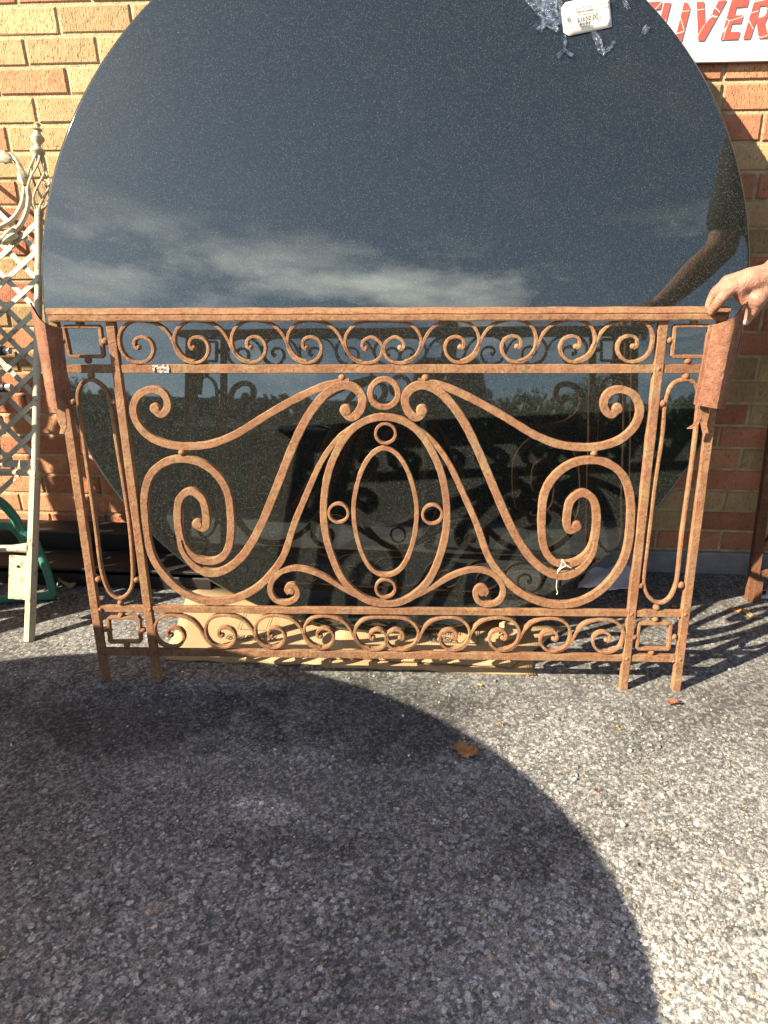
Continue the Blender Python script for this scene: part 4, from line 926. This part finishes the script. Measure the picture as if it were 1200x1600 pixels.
outline(cb1, ((372, 988), (416, 990), (425, 965), (383, 963)), 0.0118); outline(cb1, ((333, 922), (356, 929), (360, 919), (340, 913)), 0.0118, 0.0012)
outline(cb3, ((671, 1010), (746, 1014), (746, 990), (672, 988)), 0.0172, 0.003)
text_mesh('printed_origin', 'MADE IN', 0.019, M_INKC, cb3, flat_print(cb3, G(675, 999), 0.0172), 0.05)
text_mesh('printed_origin', 'USA', 0.036, M_INKC, cb3, flat_print(cb3, G(675, 1010), 0.0172), 0.05)
mb = MB()
for (x, y) in ((760, 1030), (780, 1026), (772, 1036), (788, 1033)):
    q = Vector(flat_print(cb3, G(x, y), 0.0172)); mb.add([q + Vector((-.006, -.003, 0)), q + Vector((.006, -.003, 0)), q + Vector((0, .007, 0))], [(0, 1, 2)])
mb.build('printed_mark', M_INKC, cb3, False)
wp = sheet('crumpled_paper', [G(900, 925), G(985, 925), G(988, 890), G(925, 884)], 0.005, 0.0006, M_PAPER, 'crumpled white paper lying in shade behind the railing near the footing', 'paper', nx=10, ny=8, amp=0.010, seed=9)
wp2 = sheet('paper_scrap', [G(268, 900), G(300, 905), G(306, 896), G(280, 889)], 0.004, 0.0005, M_PAPER, 'curled white paper scrap beside the cardboard near the tabletop rim', 'paper', nx=6, ny=4, amp=0.008, seed=12)
wp3 = sheet('paper_scrap', [G(112, 853), G(142, 853), G(150, 842), G(120, 840)], 0.074, 0.0005, M_PAPER, 'torn white paper scrap on the black steel channel', 'paper', nx=6, ny=4, amp=0.003, seed=14)
wp4 = sheet('paper_scrap', [aty(80, 885, -0.26), aty(112, 882, -0.26), aty(118, 868, -0.2), aty(84, 866, -0.2)], 0.004, 0.0006, M_CARD, 'curled brown paper strip on the ground in front of the steel channel', 'paper', nx=6, ny=4, amp=0.012, seed=15)
pc = sheet('price_card', [G(1178, 938), G(1232, 934), G(1226, 920), G(1180, 924)], 0.002, 0.0005, M_PAPER, 'white printed card lying at the foot of the dark iron gate', 'card', nx=5, ny=3, amp=0.001, seed=16)
mb = MB()
for (x0, x1, y0, y1) in ((1181, 1188, 925, 934), (1190, 1196, 926, 932), (1199, 1212, 925, 928)):
    P = [Vector(flat_print(pc, G(*q), 0.0065)) for q in ((x0, y1), (x1, y1), (x1 + 1, y0), (x0 + 1, y0))]; mb.add(P, [(0, 1, 2, 3)])
mb.build('printed_block', M_INK, pc, False)
def leaf(px, L, W, rot, mat, label, seed, curl=0.012, group=None, lobes=5):
    r = random.Random(seed); c = gz(*px); v = []; f = []; n = 12
    for i in range(n + 1):
        t = i / n; w = W * (math.sin(math.pi * (0.04 + 0.92 * t)) ** 0.7) * (1 + 0.35 * math.sin(t * lobes * 2 * math.pi + r.uniform(-.3, .3)))
        for q in (-1, -0.5, 0, 0.5, 1):
            z = 0.003 + curl * (abs(q) ** 1.5) * (0.5 + 0.5 * math.sin(t * 4 + seed)) + curl * 0.5 * abs(t - 0.5) + r.uniform(0, 0.002)
            v.append((L * (t - 0.5), w / 2 * q + 0.004 * math.sin(t * 5), z))
    for i in range(n):
        for k in range(4): f.append((i * 5 + k, (i + 1) * 5 + k, (i + 1) * 5 + k + 1, i * 5 + k + 1))
    o = mesh('fallen_leaf', v, f, mat, None, True, 70); o.location = c; o.rotation_euler = (0, 0, rot); o.modifiers.new('t', 'SOLIDIFY').thickness = 0.0007
    mb = MB(); mb.tube([(L * 0.48, 0, 0.004), (L * 0.62, 0.003, 0.006), (L * 0.72, 0.0, 0.009)], 0.0008, 5); mb.build('stalk', mat, o)
    return tag(o, label, 'leaf', group)
leaf((728, 1177), 0.052, 0.042, -0.25, M_DRY, 'crumpled brown maple leaf on the shaded asphalt', 3, 0.016)
leaf((1051, 1101), 0.026, 0.018, 0.5, M_DRYR, 'small red-brown leaf on sunlit asphalt in front of the railing foot', 5, 0.008)
leaf((1170, 962), 0.045, 0.024, -0.6, M_DRYY, 'yellow-tan leaf on the asphalt near the dark iron gate foot', 8, 0.008)
leaf((1148, 955), 0.045, 0.018, 0.1, M_DRY, 'flat brown leaf beside the yellow-tan leaf near the gate', 9, 0.004)
leaf((748, 1073), 0.016, 0.009, 0.4, M_DRYY, 'tiny yellow leaf in front of the torn cardboard end', 11, 0.003)
leaf((966, 1140), 0.016, 0.005, 2.6, M_DRYY, 'tiny curled yellow leaf alone on bright asphalt', 12, 0.003)
leaf((781, 1134), 0.013, 0.006, 0.2, M_DRYY, 'tiny yellow leaf at the edge of the round shadow', 13, 0.003)
leaf((932, 1239), 0.008, 0.007, 0.2, M_DRYR, 'tiny orange leaf scrap on the open sunlit asphalt', 14, 0.002)
leaf((1048, 858 + 20), 0.05, 0.03, 1.2, M_DRYR, 'dark red leaf in the shade against the footing', 21, 0.014)
# loose stones on the asphalt
def pebbles():
    r = random.Random(42); mb = MB()
    base = bmesh.new(); bmesh.ops.create_icosphere(base, subdivisions=1, radius=1.0); bv = [v.co.copy() for v in base.verts]; bf = [[v.index for v in f.verts] for f in base.faces]; base.free()
    for i in range(2600):
        x = r.uniform(-1.3, 1.1); y = -1.75 + 1.5 * r.random() ** 1.5
        s = min(0.0075, 0.0014 + 0.0011 * r.expovariate(1.0)); rot = Quaternion((r.random() - .5, r.random() - .5, r.random() - .5, r.random() - .5)).normalized().to_matrix()
        sc = Vector((1, r.uniform(.6, 1), r.uniform(.45, .8))); c = Vector((x, y, s * 0.35))
        mb.add([c + rot @ Vector((p.x * sc.x, p.y * sc.y, p.z * sc.z)) * s * r.uniform(.8, 1.15) for p in bv], bf)
    m, nt, b = newmat('loose_stone'); v = coords(nt); vo = N(nt, 'ShaderNodeTexVoronoi', feature='F1', i_Scale=60.0); nt.links.new(v, vo.inputs['Vector'])
    s_ = nt.nodes.new('ShaderNodeSeparateColor'); nt.links.new(vo.outputs['Color'], s_.inputs[0])
    nt.links.new(rmp(nt, s_.outputs[0], [(0.0, (0.10, 0.10, 0.10)), (0.5, (0.22, 0.215, 0.205)), (0.85, (0.36, 0.35, 0.33)), (0.95, (0.46, 0.44, 0.40)), (1.0, (0.36, 0.25, 0.17))]), b.inputs['Base Color']); b.inputs['Roughness'].default_value = 0.8
    o = mb.build('loose_gravel', m, None, False); tag(o, 'scattered tiny loose stones on the asphalt', 'gravel', kind='stuff')
pebbles()

def litter(name, n, mat, label, cat, seed, smin, smax, box):
    r = random.Random(seed); v = []; f = []
    for i in range(n):
        x = r.uniform(box[0], box[1]); y = box[3] - (box[3] - box[2]) * r.random() ** box[4]; s_ = r.uniform(smin, smax); a = r.uniform(0, 6.28); b = len(v); m_ = r.choice((4, 5, 6)); el = r.uniform(.35, 1)
        for k in range(m_):
            t = k / m_ * 6.283; q = s_ * r.uniform(.6, 1.1); px_, py_ = q * math.cos(t), q * math.sin(t) * el; v.append((x + px_ * math.cos(a) - py_ * math.sin(a), y + px_ * math.sin(a) + py_ * math.cos(a), 0.0035 + r.uniform(0, s_ * .35)))
        f.append(tuple(range(b, b + m_)))
    o = mesh(name, v, f, mat, None, False); o.modifiers.new('t', 'SOLIDIFY').thickness = 0.0006; tag(o, label, cat, kind='stuff')
litter('paint_flakes', 90, M_PAPER, 'tiny white paint flakes strewn over the asphalt', 'flakes', 3, 0.0015, 0.005, (-1.2, 0.8, -1.5, -0.15, 1.0))
litter('leaf_crumbs', 170, M_DRY, 'brown leaf crumbs gathered along the foot of the wall', 'leaf litter', 4, 0.003, 0.011, (-1.5, 1.2, -0.30, -0.03, 2.2))
litter('leaf_crumbs', 45, M_DRYY, 'tan leaf crumbs scattered thinly over the open asphalt', 'leaf litter', 6, 0.002, 0.006, (-1.0, 0.8, -1.4, -0.4, 1.0))
# ------------------------------------------------------------------ person holding the railing (mostly outside the frame)
def fused(name, chains, mat, voxel, smooth_it, parent=None, loc=None):
    mb = MB()
    for ch_ in chains:
        for (p, r) in ch_: mb.ball(p, r, nu=16, nv=10)
        for (p, r), (q, s) in zip(ch_[:-1], ch_[1:]):
            p, q = Vector(p), Vector(q)
            if (q - p).length > 1e-5: mb.tube([p, p.lerp(q, .5), q], [r, (r + s) / 2, s], 16)
    t = mb.build(name + '_src', mat); m1 = t.modifiers.new('r', 'REMESH'); m1.mode = 'VOXEL'; m1.voxel_size = voxel; m1.use_smooth_shade = True
    m2 = t.modifiers.new('s', 'SMOOTH'); m2.factor = 0.5; m2.iterations = smooth_it
    bpy.context.view_layer.update(); me = D.meshes.new_from_object(t.evaluated_get(bpy.context.evaluated_depsgraph_get())); old = t.data
    D.objects.remove(t, do_unlink=True); D.meshes.remove(old); me.name = name; me.materials.clear(); me.materials.append(mat); me.shade_smooth()
    o = link(name, me, parent)
    if loc is not None:
        me.transform(Matrix.Translation(-Vector(loc))); o.location = loc if parent is None else (0, 0, 0)
    return o
HY = -0.575
h = lambda x, y, d=0.0: aty(x, y, HY + d)
wrist = h(1204, 433, 0.01); knI = h(1146, 448, -0.012); knM = h(1137, 440, 0.012); knR = h(1140, 440, 0.034); knP = h(1146, 446, 0.052)
elbow = wrist + Vector((0.170, 0.070, 0.165)); shR = elbow + Vector((0.045, 0.085, 0.268))
bc = Vector((shR.x + 0.185, shR.y + 0.0, 0)); 
hip = bc + Vector((0.05, 0, 0.93)); chest = bc + Vector((0, 0, 1.27)); neck = bc + Vector((0, 0.0, 1.47)); head = bc + Vector((-0.01, -0.03, 1.62))
shL = bc + Vector((0.185, 0, shR.z)); elL = shL + Vector((0.07, 0.02, -0.30)); wrL = elL + Vector((0.02, -0.05, -0.26))
palm = [[(wrist, 0.029), (wrist.lerp(knI, .5) + Vector((0, -.004, .003)), 0.0225), (knI, 0.0135)], [(wrist, 0.029), (wrist.lerp(knM, .5), 0.024), (knM, 0.0135)],
        [(wrist, 0.028), (wrist.lerp(knR, .5), 0.022), (knR, 0.013)], [(wrist, 0.027), (wrist.lerp(knP, .5), 0.020), (knP, 0.012)]]
fI = [(knI, 0.0145), (knI.lerp(h(1129, 464, -0.022), .5), 0.0122), (h(1129, 464, -0.022), 0.0125), (h(1121, 475, -0.016), 0.0108), (h(1112, 487, 0.0), 0.0092)]
fM = [(knM, 0.0145), (knM.lerp(h(1119, 456, 0.014), .5), 0.0118), (h(1119, 456, 0.014), 0.0122), (h(1110, 471, 0.022), 0.0098), (h(1106, 486, 0.028), 0.0088)]
fR = [(knR, 0.012), (h(1121, 458, 0.046), 0.0105), (h(1114, 474, 0.052), 0.0095), (h(1112, 490, 0.052), 0.0085)]
fP = [(knP, 0.0115), (h(1130, 462, 0.064), 0.0095), (h(1124, 476, 0.066), 0.0088), (h(1122, 488, 0.064), 0.0078)]
thb = wrist.lerp(h(1172, 468, -0.004), .6)
web = [(knI.lerp(wrist, .15) + Vector((0, -.004, -.004)), 0.0145), (h(1158, 463, -0.006), 0.0135), (h(1170, 470, -0.006), 0.0165), (h(1182, 466, -0.006), 0.0225)]
fT = [(wrist + Vector((-.004, -.008, -.012)), 0.022), (h(1182, 466, -0.006), 0.0215), (h(1176, 484, -0.004), 0.0145), (h(1170, 494, -0.002), 0.0112), (h(1165.5, 502.5, 0.0), 0.0092)]
armR = [(wrist, 0.0285), (wrist.lerp(elbow, .22), 0.031), (wrist.lerp(elbow, .6), 0.042), (elbow, 0.042), (elbow.lerp(shR, .5), 0.048), (shR, 0.058), (chest + Vector((0, 0, .10)), 0.085)]
armL = [(wrL, 0.027), (wrL.lerp(elL, .6), 0.040), (elL, 0.042), (elL.lerp(shL, .5), 0.048), (shL, 0.058), (chest + Vector((0, 0, .10)), 0.085)]
kL = wrL + Vector((0, -.01, -.075)); handL = [[(wrL, 0.027), (kL + Vector((0, dx, 0)), 0.013), (kL + Vector((-.006, dx * 1.1, -.04)), 0.0095), (kL + Vector((-.018, dx, -.072 + abs(dx) * .5)), 0.008)] for dx in (-.028, -.010, .010, .028)] + [[(wrL, 0.025), (wrL + Vector((-.02, -.03, -.04)), 0.014), (wrL + Vector((-.028, -.04, -.075)), 0.0095)]]
torso = [[(hip + Vector((-.06, 0, 0)), 0.115), (chest + Vector((-.06, 0, -.08)), 0.115), (chest + Vector((-.075, 0, .06)), 0.105)], [(hip + Vector((.06, 0, 0)), 0.115), (chest + Vector((.06, 0, -.08)), 0.115), (chest + Vector((.075, 0, .06)), 0.105)], [(chest + Vector((0, -.02, 0)), 0.11), (neck, 0.058), (head + Vector((0, .02, -.02)), 0.062)]]
headc = [[(head + Vector((0, .012, .045)), 0.088), (head + Vector((0, -.012, -.01)), 0.076), (head + Vector((0, -.03, -.065)), 0.052)], [(head + Vector((0, -.088, .015)), 0.010), (head + Vector((0, -.104, -.018)), 0.013)], [(head + Vector((-.086, .012, 0)), 0.015), (head + Vector((-.086, .012, -.03)), 0.011)], [(head + Vector((.086, .012, 0)), 0.015), (head + Vector((.086, .012, -.03)), 0.011)]]
def leg(s):
    hp = hip + Vector((s * .085, 0, -.06)); kn = bc + Vector((s * .11 + .08, -.01, .49)); an = bc + Vector((s * .125 + .11, .02, .075))
    return [(hp, .088), (hp.lerp(kn, .5), .075), (kn, .056), (kn.lerp(an, .35) + Vector((0, .012, 0)), .054), (an, .037)]
legs = [leg(-1), leg(1)]
person = fused('person', palm + [web, fI, fM, fR, fP, fT, armR, armL] + handL + torso + headc + legs, M_SKIN, 0.0042, 3, None, (bc.x, bc.y, 0.0))
tag(person, 'person in a dark short-sleeved top gripping the railing corner with a bare right hand', 'person')
grow = lambda ch_, d: [(Vector(p), r + d) for p, r in ch_]
shirt = [grow(c[:2] if i == 2 else c, 0.016) for i, c in enumerate(torso)]
shirt[2] = [(chest + Vector((0, -.02, 0)), .126), (chest + Vector((0, -.01, .13)), .085)]
for e, s_ in ((elbow, shR), (elL, shL)): shirt.append([(e.lerp(s_, .30), 0.062), (e.lerp(s_, .6), 0.064), (s_, 0.072), (chest + Vector((0, 0, .10)), 0.10)])
fused('shirt', shirt, M_CLOTH, 0.008, 4, person, (bc.x, bc.y, 0.0))
trs = [grow(l, 0.014) for l in legs] + [[(hip + Vector((-.06, 0, -.02)), .128), (hip + Vector((.06, 0, -.02)), .128)]]
fused('trousers', trs, M_DENIM, 0.008, 4, person, (bc.x, bc.y, 0.0))
for s_ in (-1, 1):
    a_ = bc + Vector((s_ * .125 + .11, .035, .045)); fused('shoe', [[(a_, .044), (a_ + Vector((s_ * .01, -.10, -.004)), .041), (a_ + Vector((s_ * .015, -.17, -.01)), .034)], [(a_ + Vector((0, -.01, .03)), .046)]], M_SHOE, 0.007, 3, person, (bc.x, bc.y, 0.0))
fused('hair', [[(head + Vector((0, .035, .07)), .082), (head + Vector((0, .05, .02)), .078), (head + Vector((0, .05, -.03)), .066)], [(head + Vector((0, -.02, .085)), .066)]], M_HAIR, 0.006, 2, person, (bc.x, bc.y, 0.0))
for s_ in (-1, 1):
    mb = MB(); mb.ball(head + Vector((s_ * .032, -.075, .018)) - Vector((bc.x, bc.y, 0)), .011); mb.build('eye', M_PAPER, person)
mb = MB(); mb.tube([head + Vector((-.026, -.075, -.062)) - Vector((bc.x, bc.y, 0)), head + Vector((0, -.083, -.060)) - Vector((bc.x, bc.y, 0)), head + Vector((.026, -.075, -.062)) - Vector((bc.x, bc.y, 0))], [.003, .006, .003], 8); mb.build('mouth', M_DRYR, person)
mb = MB(); mb.ball(h(1165.5, 503, -0.0085) - Vector((bc.x, bc.y, 0)), 0.0062, (0.85, 0.4, 1.0)); mb.build('fingernail', M_NAIL, person)

# the photographer, standing behind the camera and mirrored in the polished stone
pb = Vector((0.09, -2.56, 0)); PH = pb + Vector((0.0, 0.06, 1.44)); pc_ = pb + Vector((0, 0.03, 1.12)); pp = pb + Vector((0, 0, 0.84))
pl_legs = [[(pp + Vector((s_ * .08, 0, -.05)), .085), (pb + Vector((s_ * .10, .02, .45)), .056), (pb + Vector((s_ * .11, 0, .07)), .037)] for s_ in (-1, 1)]
pl_arms = []
for s_ in (-1, 1):
    sh_ = pc_ + Vector((s_ * .165, 0, .12)); el_ = sh_ + Vector((s_ * .06, .03, -.24)); wr_ = Vector((s_ * .075 + 0.01, -2.305, 1.085))
    pl_arms.append([(pc_ + Vector((0, 0, .08)), .08), (sh_, .055), (sh_.lerp(el_, .5), .046), (el_, .041), (el_.lerp(wr_, .4), .038), (wr_, .027), (Vector((s_ * .066 + 0.01, -2.268, 1.10)), .024)])
    for q in range(4): pl_arms.append([(Vector((s_ * .066 + 0.01, -2.268, 1.10)), .02), (Vector((s_ * .078 + 0.01, -2.246, 1.075 + q * .022)), .009), (Vector((s_ * .060 + 0.01, -2.236, 1.078 + q * .022)), .008)])
pl_torso = [[(pp + Vector((s_ * .06, 0, 0)), .11), (pc_ + Vector((s_ * .06, 0, -.05)), .105), (pc_ + Vector((s_ * .07, 0, .07)), .095)] for s_ in (-1, 1)] + [[(pc_, .10), (PH + Vector((0, -.03, -.15)), .054), (PH + Vector((0, -.02, -.03)), .06)]]
pl_head = [[(PH + Vector((0, -.01, .03)), .083), (PH + Vector((0, .012, -.02)), .072), (PH + Vector((0, .03, -.07)), .048)], [(PH + Vector((0, .085, .0)), .010), (PH + Vector((0, .10, -.03)), .012)]] + [[(PH + Vector((s_ * .082, -.01, 0)), .014), (PH + Vector((s_ * .082, -.01, -.03)), .010)] for s_ in (-1, 1)]
pho = fused('person', pl_legs + pl_arms + pl_torso + pl_head, M_SKIN, 0.007, 2, None, (pb.x, pb.y, 0.0))
tag(pho, 'person in dark clothes standing with a phone, mirrored in the granite', 'person')
fused('shirt', [grow(c, .016) for c in pl_torso[:2]] + [[(pc_, .12), (pc_ + Vector((0, 0, .13)), .08)]] + [grow(pl_arms[k][:5], .014) for k in (0, 5)], M_CLOTH, .009, 3, pho, (pb.x, pb.y, 0.0))
fused('trousers', [grow(c, .014) for c in pl_legs] + [[(pp + Vector((-.06, 0, -.02)), .122), (pp + Vector((.06, 0, -.02)), .122)]], M_CLOTH, .009, 3, pho, (pb.x, pb.y, 0.0))
fused('hair', [[(PH + Vector((0, -.03, .055)), .08), (PH + Vector((0, -.045, .0)), .075), (PH + Vector((0, -.045, -.05)), .06)], [(PH + Vector((0, .02, .07)), .066)]], M_CLOTH, .007, 2, pho, (pb.x, pb.y, 0.0))
for s_ in (-1, 1): fused('shoe', [[(pb + Vector((s_ * .11, 0, .042)), .042), (pb + Vector((s_ * .12, .15, .035)), .034)]], M_SHOE, .008, 2, pho, (pb.x, pb.y, 0.0))
mb = MB(); mb.box((-.036, -.004, -.075), (.036, .004, .075), .003); phone = mb.build('phone', M_BLACK); phone.location = (0.01, -2.228, 1.115); tag(phone, 'slim black phone in the hands of the mirrored person', 'phone')

# ------------------------------------------------------------------ unseen things put in behind the camera to shade asphalt or fill reflections
# unseen oval table, added and shaped to cast the curved shadow
OC = Vector((-0.73, -1.39, 0)); HT = 0.74; cot = 1 / math.tan(SUN_EL); OT = OC - Vector((math.cos(SUN_AZ), math.sin(SUN_AZ), 0)) * (HT * cot)
ov = empty('shadow_casting_table', OT, 'oval stone table added behind the camera to cast the shadow on the asphalt', 'table')
mb = MB(); v = []; n = 96
profo = [(0.0001, HT - 0.03), (0.98, HT - 0.03), (1.0, HT - 0.02), (1.0, HT - 0.006), (0.994, HT), (0.0001, HT)]
mb.lathe(profo, n, Matrix.Diagonal((1.09, 0.81, 1, 1))); mb.build('table_top', M_GRAN, ov, True, 30)
mb = MB(); mb.lathe([(0.0001, 0), (0.34, 0), (0.34, 0.03), (0.12, 0.07), (0.075, 0.16), (0.09, 0.4), (0.07, 0.62), (0.22, HT - 0.0305), (0.0001, HT - 0.0302)], 32); mb.build('pedestal', M_RUSTD, ov)
# long low warehouse
WY = -27.0
wh = empty('warehouse', (0, WY, 0), 'long low brick warehouse across the yard behind the camera', 'building')
mb = MB(); mb.box((-60, -8, 0), (50, 0, 4.5)); mb.build('wall', M_DBRK, wh, False)
mb = MB(); mb.box((-60.2, -8.2, 4.51), (50.2, 0.2, 4.9)); mb.build('roof', M_BLACK, wh, False)
for i in range(9):
    x = -23 + i * 5.2
    if i == 4: 
        mb = MB(); mb.box((x, 0.003, 0), (x + 3, 0.08, 3.2)); dd_ = mb.build('roller_door', M_BLACK, wh, False); mb = MB(); mb.box((x + 1.3, 0.081, 0.9), (x + 1.7, 0.12, 1.0)); mb.build('handle', M_BLACK, dd_, False); continue
    mb = MB(); mb.box((x, 0.003, 1.4), (x + 2.4, 0.07, 3.2)); wf = mb.build('window', M_BLACK, wh, False)
    for a in range(2):
        mb = MB(); mb.box((x + 0.1 + a * 1.15, 0.071, 1.5), (x + 1.15 + a * 1.15, 0.085, 3.1)); mb.build('pane', M_GLASS, wf, False)
def tree(loc, H, R, seed, label):
    r = random.Random(seed); t = empty('tree', loc, label, 'tree', 'trees across the yard')
    mb = MB(); mb.tube([(0, 0, 0), (0.1, 0, H * .25), (0.05, 0.1, H * .5), (0.0, 0.0, H * .8)], [R * .09, R * .07, R * .05, R * .015], 10)
    ends = []
    for k in range(9):
        a = r.uniform(0, 6.28); z0 = H * r.uniform(.3, .6); e = Vector((math.cos(a) * R * .7, math.sin(a) * R * .7, z0 + H * r.uniform(.12, .3))); mb.tube([(0.05, 0.05, z0), e * 0.5 + Vector((0, 0, z0 * .5)), e], [R * .04, R * .025, R * .008], 6); ends.append(e)
    mb.build('trunk', M_BARK, t)
    ends += [Vector((r.gauss(0, R * .45), r.gauss(0, R * .45), H * r.uniform(.5, .95))) for _ in range(22)]
    v = []; f = []
    for c in ends:
        for q in range(150):
            p = c + Vector((r.gauss(0, R * .2), r.gauss(0, R * .2), r.gauss(0, R * .16))); rot = Quaternion((r.random() - .5, r.random() - .5, r.random() - .5, r.random() - .5)).normalized(); s = r.uniform(.08, .16)
            b = len(v); v += [p + rot @ Vector(w) * s for w in ((-1, 0, 0), (0, -.5, .1), (1, 0, 0), (0, .5, .1))]; f.append((b, b + 1, b + 2, b + 3))
    mesh('crown', v, f, M_LEAFG, t, False)
tree((6.2, -22, 0), 4.9, 1.6, 1, 'round green tree in front of the warehouse end across the yard')
tree((-19, -21, 0), 4.8, 1.7, 2, 'smaller leafy tree beside the warehouse windows across the yard')

hd = empty('hedge', (0, -5.6, 0), 'long clipped dark green hedge added behind the camera to darken the reflection in the granite', 'hedge')  # unseen, added to hide bright ground from the stone's reflection
r9 = random.Random(77); v = []; f = []
for q in range(15000):
    x = r9.uniform(-9, 8); a = r9.random(); y = (-0.42 if a < .35 else (0.42 if a < .75 else r9.uniform(-.42, .42))) + r9.gauss(0, .05); z = (r9.uniform(0.08, 1.35) if a < .75 else 1.35 + r9.gauss(0, .05)) + 0.05 * math.sin(x * 2.3)
    rot = Quaternion((r9.random() - .5, r9.random() - .5, r9.random() - .5, r9.random() - .5)).normalized(); s_ = r9.uniform(.06, .10)
    b = len(v); v += [Vector((x, y, z)) + rot @ Vector(w) * s_ for w in ((-1, 0, 0), (0, -.6, .1), (1, 0, 0), (0, .6, .1))]; f.append((b, b + 1, b + 2, b + 3))
mesh('foliage', v, f, M_LEAFG, hd, False)
mb = MB(); mb.box((-8.9, -0.33, 0.0), (7.9, 0.33, 1.25)); mb.build('inner_twigs', M_BARK, hd, False)
